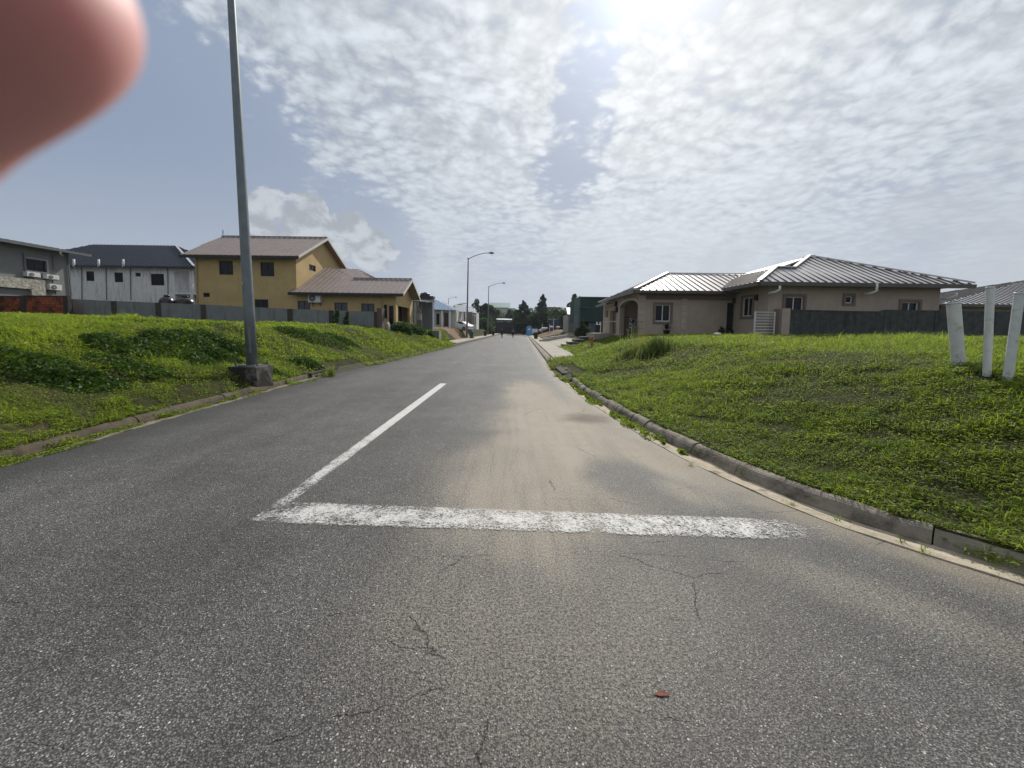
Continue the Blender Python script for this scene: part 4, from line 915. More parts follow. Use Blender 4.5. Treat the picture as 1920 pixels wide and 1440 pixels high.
# ------------------------------------------------------------------ stepped driveway walls
STC = mat('step_wall_concrete', (.44, .42, .37), .9, var=.2, scale=3); STD = mat('dark_step_concrete', (.085, .078, .07), .95, var=.25, scale=3)
for (pts, Y, lb, nm) in ((((1012, 1026, 637.5), (1019, 1034, 635), (1033, 1048, 632.5), (1048, 1063, 630), (1062, 1079, 627.5)), 47.0, 'farther stepped concrete driveway wall with pale treads, left of the round conical bush', 'a'), (((1046, 1057, 650.5), (1054, 1068, 646.5), (1064, 1080, 642), (1075, 1092, 637.5), (1088, 1106, 632.5)), 33.0, 'nearer stepped concrete driveway wall beside the orange hydrant', 'b')):
    a = at(pts[0][0], pts[0][2], Y); st = thing('stepped_wall', lb, 'wall', (a.x, Y, .3), 0, 'stepped driveway walls')
    for i, (p0, p1, py) in enumerate(pts):
        a, b = at(p0, py, Y), at(p1, py, Y); MB().box(a.x, b.x-.003, Y-.8+i*.002, Y+.8-i*.002, -.1, a.z+.03).build('step', STD if nm == 'b' else STC, st)
        MB().box(a.x-.02, b.x, Y-.84, Y+.84, a.z+.032, a.z+.09).build('tread', STC, st)

# ------------------------------------------------------------------ green box house, small roofs, left row
GRN = mat('dark_green_render', (.012, .042, .036), .8, var=.08); GRL = mat('light_green_render', (.055, .10, .09), .85, var=.08)
Y = 50.0; a = at(1089, 556.5, Y); b = at(1089, 603, Y); xE = at(1150, 556, Y).x; xr_ = at(1080.5, 560, 54).x
gn = thing('green_house', 'flat roofed dark green box house behind the conical bush', 'house', (a.x, Y, 1.0))
MB().box(a.x, xE+4, Y, Y+9, b.z, a.z).build('upper_box', GRN, gn)
MB().prism([(a.x-.01, Y, b.z-2.2), (a.x-.01, Y, a.z), (a.x-.01, Y+4.5, a.z), (a.x-.01, Y+4.5, b.z-2.2)], (-.12, 0, 0)).build('side_wall', GRL, gn)
MB().box(a.x-.25, xE+4, Y-.12, Y-.002, a.z-.12, a.z+.02).box(a.x-.25, a.x+1.2, Y-.3, Y-.122, at(1089, 576, Y).z-.1, at(1089, 576, Y).z).build('parapet_trim', GRL, gn)
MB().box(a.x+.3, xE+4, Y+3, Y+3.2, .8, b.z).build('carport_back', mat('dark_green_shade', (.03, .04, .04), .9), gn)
MB().box(a.x-.16, a.x-.14, Y+.8, Y+3.8, .9, at(1085, 590, Y).z).build('garage_door', mat('grey_green_door', (.09, .11, .11), .7), gn)
for p in (1119.5, 1125.5): q = at(p, 600, Y-.3); MB().box(q.x-.1, q.x+.1, Y-.4, Y-.2, .8, b.z).build('column', WFR, gn)
q = at(1113, 600, Y); MB().box(q.x-.5, q.x+.4, Y+.5, Y+.6, .8, b.z-.1).build('blue_door', mat('blue_grey_door', (.10, .14, .18), .6), gn)
wb_ = thing('wheelie_bin', 'dark wheelie bin beside the white columns of the green box house', 'bin', (at(1120, 612, 45).x, 45, 1.2), 0, 'wheelie bins along the street')
def binparts(root, m, s_=1.0):
    l = root.matrix_basis.translation
    mb = MB(); n = len(mb.v); mb.v += [(x_*k*s_, y_*k*s_, z_*s_) for z_, k in ((.08, .82), (1.0, 1.0)) for x_, y_ in ((-.29, -.33), (.29, -.33), (.29, .33), (-.29, .33))]
    mb.f += [(0, 3, 2, 1), (4, 5, 6, 7)]+[(i, (i+1) % 4, 4+(i+1) % 4, 4+i) for i in range(4)]; mb.build('bin_body', m, root, world=False)
    MB().box(-.31*s_, .31*s_, -.36*s_, .34*s_, 1.003*s_, 1.07*s_).box(-.28*s_, .28*s_, .34*s_, .40*s_, .98*s_, 1.04*s_).build('lid', m, root, world=False, bevel=.02)
    for sx in (-.27, .27): MB().tube([(sx*s_-.03, .27*s_, .1*s_), (sx*s_+.03, .27*s_, .1*s_)], .1*s_, 14).build('wheel', TANK, root, world=False)
BK = mat('black_bin_plastic', (.014, .014, .015), .45, var=.1); TL = mat('teal_bin_plastic', (.012, .085, .095), .45, var=.1)
binparts(wb_, BK)
for px0, px1, py0, py1, Y, m, lb in ((881, 888, 621.5, 635, 56, TL, 'teal wheelie bin at the foot of the first far street lamp'), (907, 912.5, 621, 630.5, 76, BK, 'black wheelie bin with a pale top edge, second bin along the left side'), (923, 926.5, 620.5, 629, 86, BK, 'small black wheelie bin nearest the two walkers'), (1002.3, 1007.2, 623, 636, 58, BK, 'black wheelie bin on the right pavement just past the blue portable toilet')):
    g_ = at((px0+px1)/2, py1, Y); t_ = at((px0+px1)/2, py0, Y)
    w_ = thing('wheelie_bin', lb, 'bin', (g_.x, Y, max(.0, g_.z)), R(random.uniform(-15, 15)), 'wheelie bins along the street'); binparts(w_, m, (t_.z-g_.z)/1.07)

Y = 66.0; a, b = at(1065, 590, Y), at(1083, 590, Y); gz = at(1065, 621, Y).z
sm = thing('small_building', 'small pale building with shiny white sheet roof beside the green box house', 'building', (a.x, Y, gz))
MB().box(a.x, b.x+2, Y, Y+6, gz-1, a.z).build('wall', mat('grey_cream_render', (.30, .28, .24), .9, var=.08), sm)
mb = MB(); c_ = at(1062, 576.5, Y+2.6); roofplane(mb, [(a.x-.2, Y-.5, a.z+.05), (b.x+2.4, Y-.5, a.z+.05), (b.x+2.4, Y+2.6, c_.z), (c_.x, Y+2.6, c_.z)], .5, .06, .05); mb.build('roof', mat('shiny_sheet', (.6, .6, .6), .2, metal=.9), sm)
MB().box(a.x+.15, a.x+.9, Y-.03, Y-.002, gz-.5, a.z-.7).build('door', mat('grey_door', (.17, .16, .15), .8), sm)

# left row beyond the yellow house
Y = 41.0; GBX = mat('slate_blue_render', (.16, .185, .215), .9, var=.06)
a, b = at(785, 556, Y), at(811, 616, Y); xl = at(764, 560, Y).x
bh = thing('slate_house', 'flat roofed slate blue house with black canopy right of the yellow house', 'house', (b.x, Y, 1.2))
MB().box(a.x, b.x, Y, Y+.9, .8, at(800, 557.5, Y).z).build('wall', GBX, bh)
MB().box(xl-8, a.x-1.6, Y+2, Y+11, .8, at(780, 558, Y).z).build('recess_wall', mat('dark_slate', (.04, .045, .055), .9), bh)
MB().box(a.x-1.2, b.x+.08, Y-.08, Y+.98, at(800, 560, Y).z+.03, at(800, 555, Y).z).build('parapet', mat('dark_parapet', (.05, .055, .065), .8), bh)
c0, c1 = at(762, 561.5, Y-4), at(799, 566.5, Y-4)
mb = MB(); mb.prism([(c0.x-1, Y-4, c0.z), (c1.x, Y-4, c1.z+.05), (c1.x, Y, c1.z+.4), (c0.x-1, Y, c0.z+.4)], (0, 0, -.12)); mb.build('canopy', mat('dark_canopy', (.05, .06, .065), .6, metal=.2), bh)
for p in (775, 782, 790): q = at(p, 570, Y-3.6); MB().box(q.x-.05, q.x+.05, Y-3.65, Y-3.55, .9, c1.z).build('canopy_post', mat('grey_post', (.16, .17, .18), .7), bh)
wt = thing('water_tank', 'small dark water tank on the slate house roof', 'water tank', at(797, 556, Y+2), 0, 'black water tanks')
q = at(797, 556, Y+2); MB().lathe(tuple(q), [(.55, 0), (.56, .15), (.5, .18), (.56, .22), (.45, .36), (.15, .42)], 20).build('tank_shell', TANK, wt, smooth=True); MB().lathe((q.x, q.y, q.z+.4), [(.16, 0), (.14, .06)], 12).build('lid', TANK, wt)
q = at(784, 612, 37); up = thing('meter_post', 'grey utility post with meter box in front of the slate house', 'utility post', q)
MB().tube([(q.x, 37, .8), (q.x, 37, at(784, 573, 37).z)], .06, 8).build('post', mat('grey_post', (.16, .17, .18), .7), up)
MB().box(q.x-.05, q.x+.3, 36.85, 37.05, at(784, 600, 37).z, at(784, 588, 37).z).build('meter_box', mat('light_grey_box', (.33, .34, .34), .6), up); MB().tube([(q.x+.1, 36.9, at(784, 590, 37).z), (q.x+.25, 36.85, at(784, 584, 37).z), (q.x+.1, 36.9, at(784, 578, 37).z)], .05, 6).build('cable_loop', MATS['light_grey_box'], up)

WH2 = mat('cream_white_render', (.46, .45, .41), .9, var=.06); BR = mat('light_blue_sheet', (.13, .21, .31), .4, metal=.35, var=.08); GR2 = mat('light_grey_sheet', (.28, .30, .33), .35, metal=.5, var=.08)
Y = 58.0; x0, x1 = at(811, 590, Y).x-1.5, at(853, 590, Y).x; ze = at(830, 580.5, Y).z; zb_ = .8
b3 = thing('white_porch_house', 'white bungalow with light blue sheet roof and arched porch, behind the white car', 'house', ((x0+x1)/2, Y, zb_))
OB = (x0, Y, zb_); hs_ = [hl(818, 824, 588, 609, OB, Y), hl(829.5, 841, 586, 612, OB, Y)]
mb = MB(); panel(mb, OB, U, N, x1-x0, ze-zb_, hs_, rev=.3); mb.box(x0, x1, Y+1.8, Y+9, zb_, ze); mb.build('wall', WH2, b3)
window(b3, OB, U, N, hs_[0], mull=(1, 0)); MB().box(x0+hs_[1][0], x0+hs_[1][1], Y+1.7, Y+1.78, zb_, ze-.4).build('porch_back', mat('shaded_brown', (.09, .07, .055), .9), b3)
for p in (829, 843.5): q = at(p, 600, Y-.3); MB().box(q.x-.13, q.x+.13, Y-.42, Y-.16, zb_, ze-.01).build('column', WFR, b3)
mb = MB(); rz0 = at(811, 562, Y+4).z; xe = at(856, 583, Y-.6).x
roofplane(mb, [(x0-2, Y-.6, ze+.02), (xe, Y-.6, ze-.1), (at(818, 562, Y+4).x, Y+4, rz0), (x0-2, Y+4, rz0)], .5, .04, .03); mb.build('roof', BR, b3)
Y2 = Y+4.5; xm = at(876, 590, Y2).x; mb = MB()
roofplane(mb, [(at(836, 580, Y2-1).x, Y2-1, at(836, 580, Y2-1).z), (at(862, 583, Y2-1).x, Y2-1, at(862, 583, Y2-1).z), (at(833, 565, Y2+3).x, Y2+3, at(833, 565, Y2+3).z), (at(829, 564, Y2+3).x, Y2+3, at(829, 564, Y2+3).z)], .5, .04, .03)
cz = at(865, 584.5, Y2).z
roofplane(mb, [(at(857, 584, Y2).x, Y2, cz), (at(877, 584, Y2).x, Y2, cz), (at(877, 572, Y2+5).x, Y2+5, at(877, 572, Y2+5).z), (at(851, 571, Y2+5).x, Y2+5, at(851, 571, Y2+5).z)], .5, .05, .03)
mb.build('carport_roof', GR2, b3)
MB().box(x1, xm+.3, Y2+5, Y2+5.2, zb_, cz+.2).build('carport_back', mat('tan_grey_render', (.22, .20, .18), .9), b3)
for p in (868, 873.5): q = at(p, 600, Y2+.2); MB().box(q.x-.09, q.x+.09, Y2+.1, Y2+.3, zb_, cz-.01).build('column', WFR, b3)
Y = 84.0; a, b = at(870, 590, Y), at(893, 590, Y); ze = at(880, 585.5, Y).z
b4 = thing('far_white_house', 'far small white house with narrow windows and grey roof left of the second lamp', 'house', (b.x, Y, 1))
OB = (a.x, Y, .8); hs_ = [hl(882, 884, 591, 610, OB, Y), hl(886, 888, 592, 609, OB, Y), hl(890, 891.5, 594, 608, OB, Y)]
mb = MB(); panel(mb, OB, U, N, b.x-a.x, ze-.8, hs_); mb.box(a.x, b.x, Y+.5, Y+7, .8, ze); mb.build('wall', mat('soft_white', (.55, .55, .53), .9), b4)
for h in hs_: window(b4, OB, U, N, h, mull=(0, 0), gl=DARK)
mb = MB(); c_ = at(878, 576, Y+3); roofplane(mb, [(a.x-1, Y-.5, ze), (at(895, 589, Y-.5).x, Y-.5, ze-.15), (at(884, 578, Y+3).x, Y+3, c_.z), (a.x-1, Y+3, c_.z)], .5); mb.build('roof', GR2, b4)

# ------------------------------------------------------------------ cars
def car(root, m, L=4.5, W=1.75, Hc=1.45):
    prof = [(-L/2, .55), (-L/2+.02, .85), (-L/2+.5, 1.0), (-L*.29, 1.03), (-L*.15, 1.36), (0, Hc), (L*.16, Hc-.03), (L*.33, 1.05), (L/2-.25, .92), (L/2, .72), (L/2, .36), (L/2-.25, .22), (-L/2+.2, .22), (-L/2, .36)]
    me = MB()
    n = len(prof)
    for yy, kz in ((-W/2, 1), (-W/2+.1, 1), (W/2-.1, 1), (W/2, 1)):
        for x_, z_ in prof:
            out = abs(yy) > W/2-.05
            tum = .16 if (z_ > 1.04) else (.03 if z_ > .9 else 0)
            me.v.append((x_*(.985 if out else 1), yy-(math.copysign(tum, yy)), z_-(.03 if out and z_ > .9 else 0)+(.02 if out and z_ < .3 else 0)))
    for s_ in range(3):
        for i in range(n): j = (i+1) % n; me.f.append((s_*n+i, s_*n+j, (s_+1)*n+j, (s_+1)*n+i))
    me.f.append(tuple(range(n))); me.f.append(tuple(3*n+i for i in range(n))[::-1])
    me.build('body', m, root, world=False, bevel=.03)
    gp = [(-L*.27, 1.04), (-L*.145, 1.31), (-.0, Hc-.06), (L*.15, Hc-.09), (L*.29, 1.05)]
    for s_ in (-1, 1):
        yy = s_*(W/2-.145); mb = MB(); mb.prism([(x_*.98, yy+s_*(.03 if z_ < 1.1 else -.0), z_-.01) for x_, z_ in gp], (0, s_*.012, 0)); mb.build('side_window', GLASS, root, world=False)
    MB().poly([(L*.335, -W*.38, 1.05), (L*.335, W*.38, 1.05), (L*.18, W*.34, Hc-.04), (L*.18, -W*.34, Hc-.04)]).build('windscreen', GLASS, root, world=False)
    MB().poly([(-L*.295, -W*.38, 1.06), (-L*.295, W*.38, 1.06), (-L*.16, W*.34, 1.35), (-L*.16, -W*.34, 1.35)]).build('rear_window', GLASS, root, world=False)
    for x_ in (-L*.3, L*.3):
        for s_ in (-1, 1):
            wh_ = MB().tube([(x_, s_*(W/2-.2), .32), (x_, s_*(W/2+.01), .32)], .32, 20).build('wheel', TANK, root, world=False)
            MB().tube([(x_, s_*(W/2+.0), .32), (x_, s_*(W/2+.02), .32)], .19, 14).build('rim', GAL, wh_, world=False)
    for s_ in (-1, 1):
        MB().box(L/2-.18, L/2+.012, s_*W*.36-.16, s_*W*.36+.16, .66, .80).build('headlight', WFR, root, world=False)
        MB().box(-L/2-.012, -L/2+.1, s_*W*.37-.14, s_*W*.37+.14, .78, .94).build('tail_light', mat('red_lens', (.25, .01, .01), .3), root, world=False)
p = at(864, 617, 60); c = thing('parked_car', 'white sedan parked in front of the arched porch house', 'car', (p.x, 60, zg(p.x, 60)), R(-28), 'cars parked by the porch house')
car(c, mat('white_car_paint', (.60, .60, .60), .25, var=.02, coat=.8, spec=.5), 3.9)
p = at(858, 612, 65); c = thing('parked_car', 'dark car in the shade of the carport behind the white sedan', 'car', (at(865, 612, 66).x, 66, zg(p.x, 66)), R(-75), 'cars parked by the porch house')
car(c, mat('black_car_paint', (.015, .015, .017), .25, var=.02, coat=.8, spec=.5), 4.3)

# quad bike under the arch
p = atX(1184, 624, xg0-.6); qb = thing('motorbike', 'dark motorbike parked below the arched porch of the tan bungalow', 'motorbike', (p.x, p.y, p.z), R(80))
DKM = mat('black_metal', (.02, .02, .022), .35, metal=.3)
for x_ in (-.62, .62):
    wv_ = MB(); wv_.tube([(x_, -.06, .30), (x_, .06, .30)], .30, 22); o = wv_.build('wheel', TANK, qb, world=False); MB().tube([(x_, -.07, .30), (x_, .07, .30)], .14, 14).build('rim', GAL, o, world=False)
MB().tube([(-.62, 0, .30), (-.25, 0, .52), (.2, 0, .50), (.45, 0, .72), (.62, 0, .30)], [.03, .07, .12, .05, .03], 8).tube([(-.3, 0, .3), (.1, 0, .28)], .14, 10).build('frame', DKM, qb, world=False)
MB().tube([(-.05, 0, .74), (.15, 0, .80), (.35, 0, .74)], [.08, .14, .07], 12).build('fuel_tank', DKM, qb, world=False, smooth=True)
MB().tube([(-.7, 0, .78), (-.4, 0, .70), (-.05, 0, .72)], [.05, .11, .09], 10).build('seat', TANK, qb, world=False, smooth=True)
MB().tube([(.4, -.36, .96), (.42, 0, .92), (.4, .36, .96)], .018, 6).build('handlebar', DKM, qb, world=False)

# ------------------------------------------------------------------ portable toilet, white container, things by the rubble
BLU = mat('blue_toilet_plastic', (.07, .27, .56), .5, var=.06)
Y = 88.0; a, b = at(987, 629.6, Y), at(997.4, 611, Y); wd, ht = b.x-a.x, b.z-a.z
pt_ = thing('portable_toilet', 'blue portable toilet with rounded roof at the right road edge', 'portable toilet', ((a.x+b.x)/2, Y+wd/2, a.z))
MB().box(-wd/2, wd/2, -wd/2, wd/2, .05, ht*.86).build('cabin', BLU, pt_, world=False, bevel=.05)
mb = MB(); mb.prism([(wd/2*1.02*math.cos(t)*-1, -wd*.52, ht*.86+.001+.32*math.sin(t)) for t in np.linspace(0, math.pi, 12)], (0, wd*1.04, 0)); mb.build('roof', mat('pale_blue_plastic', (.12, .30, .50), .5), pt_, world=False)
d_ = MB().box(-wd*.36, wd*.36, -wd/2-.03, -wd/2-.002, .15, ht*.82).build('door', BLU, pt_, world=False)
MB().box(-wd*.2, wd*.2, -wd/2-.04, -wd/2-.031, ht*.58, ht*.72).build('door_sign', WFR, d_, world=False)
Y = 90.0; a, b = at(998, 625, Y), at(1008, 617, Y)
wc = thing('white_container', 'white storage container beside the blue portable toilet', 'container', ((a.x+b.x)/2, Y, .3))
MB().box(a.x, b.x, Y, Y+1.2, a.z, b.z).build('container_body', WFR, wc, bevel=.03); MB().box(a.x-.02, b.x+.02, Y-.02, Y+1.22, b.z+.002, b.z+.06).build('lid', WFR, wc); MB().box(a.x+.05, b.x-.05, Y+.05, Y+1.1, .1, a.z).build('stand', BK, wc)
DIRT = mat('red_dirt', (.17, .105, .065), .98, var=.3, scale=1.5, bump=1, bscale=6)
def mound(name, cx, cy, rx, ry, z0, h, m, kind='structure', seed=0, n=26):
    V, Fc = [], []
    for i in range(n+1):
        for j in range(n+1):
            u, v = i/n*2-1, j/n*2-1; r = math.hypot(u, v); z = h*max(0, 1-r*r)*(.75+.5*mnoise.noise(Vector((u*3+seed, v*3, seed))))+.06*mnoise.noise(Vector((u*9, v*9, seed)))
            V.append((cx+u*rx, cy+v*ry, float(zt(cx+u*rx, cy+v*ry))+.03+z-.3*max(0, r-.85)))
    for i in range(n):
        for j in range(n): a = i*(n+1)+j; Fc.append((a, a+n+1, a+n+2, a+1))
    return tag(npmesh(name, np.array(V), np.array(Fc), m, smooth=True), kind=kind)
p = at(1033, 628, 78); mound('dirt_mound', p.x+.3, 78, 4.2, 8, .1, .75, DIRT, seed=3)
p = at(822, 628, 52); mound('dirt_mound', -10.2, 52, 3.4, 4.5, .7, .3, DIRT, seed=5)
p = at(850, 628, 60); mound('dirt_mound', -8.6, 61, 2.6, 4.0, .45, .25, DIRT, seed=9)
RUB = mat('pale_rubble', (.5, .48, .45), .9, var=.2)
for i, (px, py, sz, nm, lb) in enumerate(((1014, 619.5, .5, 'rubble_block', 'white rubble block lowest on the dirt heap behind the right bin'), (1019, 616.5, .55, 'rubble_block', 'white broken block near the top left of the dirt heap'), (1024, 615.5, .35, 'rubble_block', 'small white block at the middle of the dirt heap'), (1034, 613, .4, 'rubble_block', 'pale block on the crest of the dirt heap left of the blue shed'), (1046, 613.5, .4, 'rubble_block', 'pale block on the dirt heap in front of the blue shed'), (1345, 627, .13, 'white_sack', 'white rounded sack lying in the grass in front of the tan bungalow'))):
    Y = 76 if px < 1100 else 17.5; p = at(px, py, Y); mb = MB()
    bm = bmesh.new(); bmesh.ops.create_icosphere(bm, subdivisions=3 if px > 1100 else 1, radius=1)
    for v in bm.verts: v.co = Vector((v.co.x*sz*1.2, v.co.y*sz, v.co.z*sz*.62))*(1+.18*mnoise.noise(v.co*2+Vector((i, 0, 0))))+Vector((p.x, Y, p.z))
    mb.v = [tuple(v.co) for v in bm.verts]; mb.f = [tuple(v.index for v in f.verts) for f in bm.faces]; bm.free()
    o = mb.build(nm, RUB, smooth=px > 1100); tag(o, lb, 'sack' if px > 1100 else 'rubble', None if px > 1100 else 'pale blocks on the dirt heap')
for px, lb in ((1030.5, 'thin pale stake left in front of the blue shed'), (1037.5, 'tall pale stake in front of the blue shed'), (1016.5, 'short pale stake behind the white rubble')):
    p = at(px, 616, 80); o = MB().tube([(p.x, 80, .8), (p.x+.03, 80, at(px, 607 if px < 1035 else 598, 80).z)], .05, 6).build('stake', WFR); tag(o, lb, 'stake', 'stakes behind the dirt heap')
Y = 40.0; a, b = at(800, 628, Y), at(823, 620, Y); o = MB().box(a.x, b.x, Y, Y+1.4, .3, b.z).build('concrete_block', mat('grey_block', (.20, .205, .19), .9, var=.2, scale=3), bevel=.02); tag(o, 'low grey concrete box in the grass before the porch house', 'concrete block')
# drain inlets with cover slabs; dark boxes carry the shade of the mouths in their colour
for (px, py, s_, lb) in ((1068, 700, 1, 'R'), (585, 700, -1, 'L')):
    yy = 12.9 if s_ > 0 else 11.7; x_ = float(kR(yy))+.15 if s_ > 0 else float(kL(yy))-.15
    dr = thing('drain_inlet', 'drain mouth under a dark slab at the %s' % ('end of the broken right kerb' if s_ > 0 else 'left kerb just past the near lamp post'), 'drain', (x_, yy, .05), 0, 'kerb drain inlets')
    xo = x_+s_*1.0; x0, x1 = min(x_, xo), max(x_, xo)
    MB().prism([(x0, yy+.15, .12), (x1, yy+.15, .15), (x1, yy+2.0, .17), (x0, yy+2.6, .10)], (0, 0, -.06)).build('cover_slab', mat('brown_slab', (.060, .048, .038), .95, var=.3, scale=4, bump=.5, bscale=30), dr, bevel=.02)
    MB().box(x0+.05, x1-.05, yy+.3, yy+1.6, -.04, .055).build('mouth', DARK, dr); MB().box(x0, x0+.05, yy+.2, yy+1.9, -.05, .055).build('side_wall', CONC, dr); MB().box(x1-.05, x1, yy+.2, yy+1.9, -.05, .08).build('side_wall', CONC, dr)

# ------------------------------------------------------------------ far end: fence, sheds, roofs
Y = 126.0
a, b = at(921, 622, Y), at(972, 605, Y); ef = thing('end_fence', 'long dark navy fence closing the far end of the road', 'fence', ((a.x+b.x)/2, Y, 0))
NV = mat('navy_fence', (.016, .02, .034), .7, var=.15)
for i in range(6): q0, q1 = a.x-6+(b.x-a.x+22)*i/6, a.x-6+(b.x-a.x+22)*(i+1)/6; MB().box(q0+.08, q1-.08, Y, Y+.08, .05, b.z).build('fence_panel', NV, ef); MB().box(q0-.08, q0+.08, Y-.04, Y+.12, 0, b.z+.05).build('post', NV, ef)
def block(name, lb, cat, px0, px1, pyb, pyt, Y, dep, mw, mr, rise=0, ov=.4, extra=None):
    a, b = at(px0, pyb, Y), at(px1, pyt, Y); o = thing(name, lb, cat, ((a.x+b.x)/2, Y, max(0, a.z)))
    MB().box(a.x, b.x, Y, Y+dep, -.05, b.z).build('wall', mw, o)
    mb = MB(); zz = b.z+.02; mb.prism([(a.x-ov, Y-ov, zz), (b.x+ov, Y-ov, zz), (b.x+ov, Y+dep*.5, zz+rise), (a.x-ov, Y+dep*.5, zz+rise)], (0, 0, .12)); mb.build('roof', mr, o)
    if extra: extra(o, a, b)
    return o
WRS = mat('white_roof_sheet', (.55, .56, .56), .5); 
block('roadside_shed', 'low building with white roof edge above the dark end fence', 'building', 932, 963, 612, 600.5, 132, 7, mat('beige_shade', (.22, .20, .17), .9), WRS, .5, extra=lambda o, a, b: MB().box(a.x+2, a.x+3.2, 131.9, 131.98, .2, b.z-.5).build('door', DARK, o))
block('green_roof_building', 'distant building with pale green metal roof above the trees', 'building', 919, 953, 612, 577, 205, 14, mat('shaded_grey', (.12, .12, .12), .9), mat('pale_green_sheet', (.10, .20, .17), .6, var=.05), 2.9, ov=1.0)
block('distant_building', 'distant white flat roofed building between the trees', 'building', 930, 966, 612, 578.5, 195, 8, mat('white_wall', (.5, .5, .5), .9), WRS, .2)
block('distant_building', 'long distant grey roofed building behind the cypress', 'building', 1003, 1050, 612, 576, 215, 10, mat('grey_wall', (.2, .22, .23), .9), mat('grey_roof', (.16, .18, .19), .6), .6)
block('blue_shed', 'dark blue shed beyond the dirt heap on the right', 'shed', 1029, 1051, 618, 601, 108, 4, mat('blue_shed_paint', (.03, .05, .10), .7), mat('blue_shed_roof', (.04, .06, .10), .6), .3, ov=.1)
# ------------------------------------------------------------------ trees and shrubs
def leafquads(C, size, nrm=None, flat=.0, aspect=1.6):
    """one quad leaf (folded diamond) at each centre"""
    n = len(C); d = RNG.normal(size=(n, 3)); d[:, 2] *= (1-flat); d /= np.linalg.norm(d, axis=1)[:, None]
    r = RNG.normal(size=(n, 3)); s_ = np.cross(d, r); s_ /= np.linalg.norm(s_, axis=1)[:, None]
    sz = (size*(.6+.8*RNG.random(n)))[:, None]
    V = np.stack([C-d*sz*.5*aspect, C+s_*sz*.42, C+d*sz*.5*aspect, C-s_*sz*.42], 1).reshape(-1, 3)
    return V, np.arange(4*n).reshape(n, 4)
def lobes_cloud(lobes, n, size, shell=.55):
    vol = np.array([l[3]*l[4] for l in lobes]); pick = RNG.choice(len(lobes), n, p=vol/vol.sum()); L = np.array(lobes)[pick]
    d = RNG.normal(size=(n, 3)); d /= np.linalg.norm(d, axis=1)[:, None]; r = (shell+(1-shell)*RNG.random(n))**.6
    # clumps and gaps
    C = L[:, :3]+d*r[:, None]*np.stack([L[:, 3], L[:, 3], L[:, 4]], 1)
    k = np.sin(C[:, 0]*2.1+C[:, 2]*1.3)+np.sin(C[:, 1]*1.9-C[:, 2]*2.3+1)+np.sin(C[:, 0]*4.3+C[:, 1]*3.1); C = C[k > -1.5]
    V, Fc = leafquads(C, size); cc = RNG.random(len(C)); tone = .5+.5*np.sin(C[:, 0]*1.3)*np.sin(C[:, 2]*1.7+C[:, 1]); cc = np.clip(.55*cc+.45*tone, 0, 1)
    col = np.stack([cc, (RNG.random(len(C)) < .02)*.5, cc*0], 1).repeat(4, 0)
    return V, Fc, col
LF_D = leafmat('dark_foliage', (.020, .038, .022), (.045, .080, .040), .3, .6, spec=.2)
LF_M = leafmat('mid_foliage', (.024, .050, .020), (.065, .110, .042), .35, .6, spec=.2)
BARK = mat('grey_bark', (.10, .085, .07), .95, var=.25, scale=5, bump=.6, bscale=25)
def tree(name, lb, cx, cy, z0, h, rw, m, kind='broad', n=3000, leaf=.32, group='trees at the far end of the road'):
    t_ = thing(name, lb, 'tree', (cx, cy, z0), 0, group)
    rs = random.Random(int(cx*97+cy*13)); lobes = []
    if kind == 'broad':
        for i in range(11):
            a_ = rs.uniform(0, 6.28); q = rs.uniform(.1, .85); hh = rs.uniform(.25, .88); r_ = rw*rs.uniform(.42, .62)*(1.15-.4*hh)
            lobes.append((cx+rw*q*math.cos(a_)*.8, cy+rw*q*math.sin(a_)*.8, z0+h*hh, r_, r_*rs.uniform(.7, .95)))
        lobes.append((cx, cy, z0+h*.88, rw*.35, h*.12)); lobes.append((cx, cy, z0+h*.35, rw*.7, h*.25))
    elif kind == 'cone':
        for i in range(26):
            u = (i+.5)/26; a_ = i*2.4; rr = rw*(1-u**2.2)**.9*1.25+.15; lobes.append((cx+rr*.55*math.cos(a_), cy+rr*.55*math.sin(a_), z0+h*(.06+.92*u), max(.25, rr*rs.uniform(.35, .6)), h*.055))
    elif kind == 'spire':
        for i in range(30):
            u = (i+.5)/30; a_ = i*2.4+rs.random(); wv = rw*1.25*(.95 if u < .55 else (.95-.72*(u-.55)/.45))*rs.uniform(.7, 1.15); lobes.append((cx+wv*.5*math.cos(a_), cy+wv*.5*math.sin(a_), z0+h*(.08+.9*u), wv*rs.uniform(.35, .6), h*.045))
    V, Fc, col = lobes_cloud(lobes, n, leaf); npmesh('crown', V, Fc, m, col, t_)
    mb = MB(); mb.tube([(cx, cy, z0-.2), (cx+.05*rw, cy, z0+h*.3), (cx, cy, z0+h*(.9 if kind != 'broad' else .62))], [max(.1, h*.022), h*.016, .03], 8)
    for l in lobes[:7 if kind == 'broad' else 5]: mb.tube([(cx, cy, z0+h*.25), ((cx+l[0])/2, (cy+l[1])/2, (z0+h*.3+l[2])/2), l[:3]], [h*.012, h*.008, .02], 6)
    mb.build('trunk', BARK, t_, smooth=True); return t_
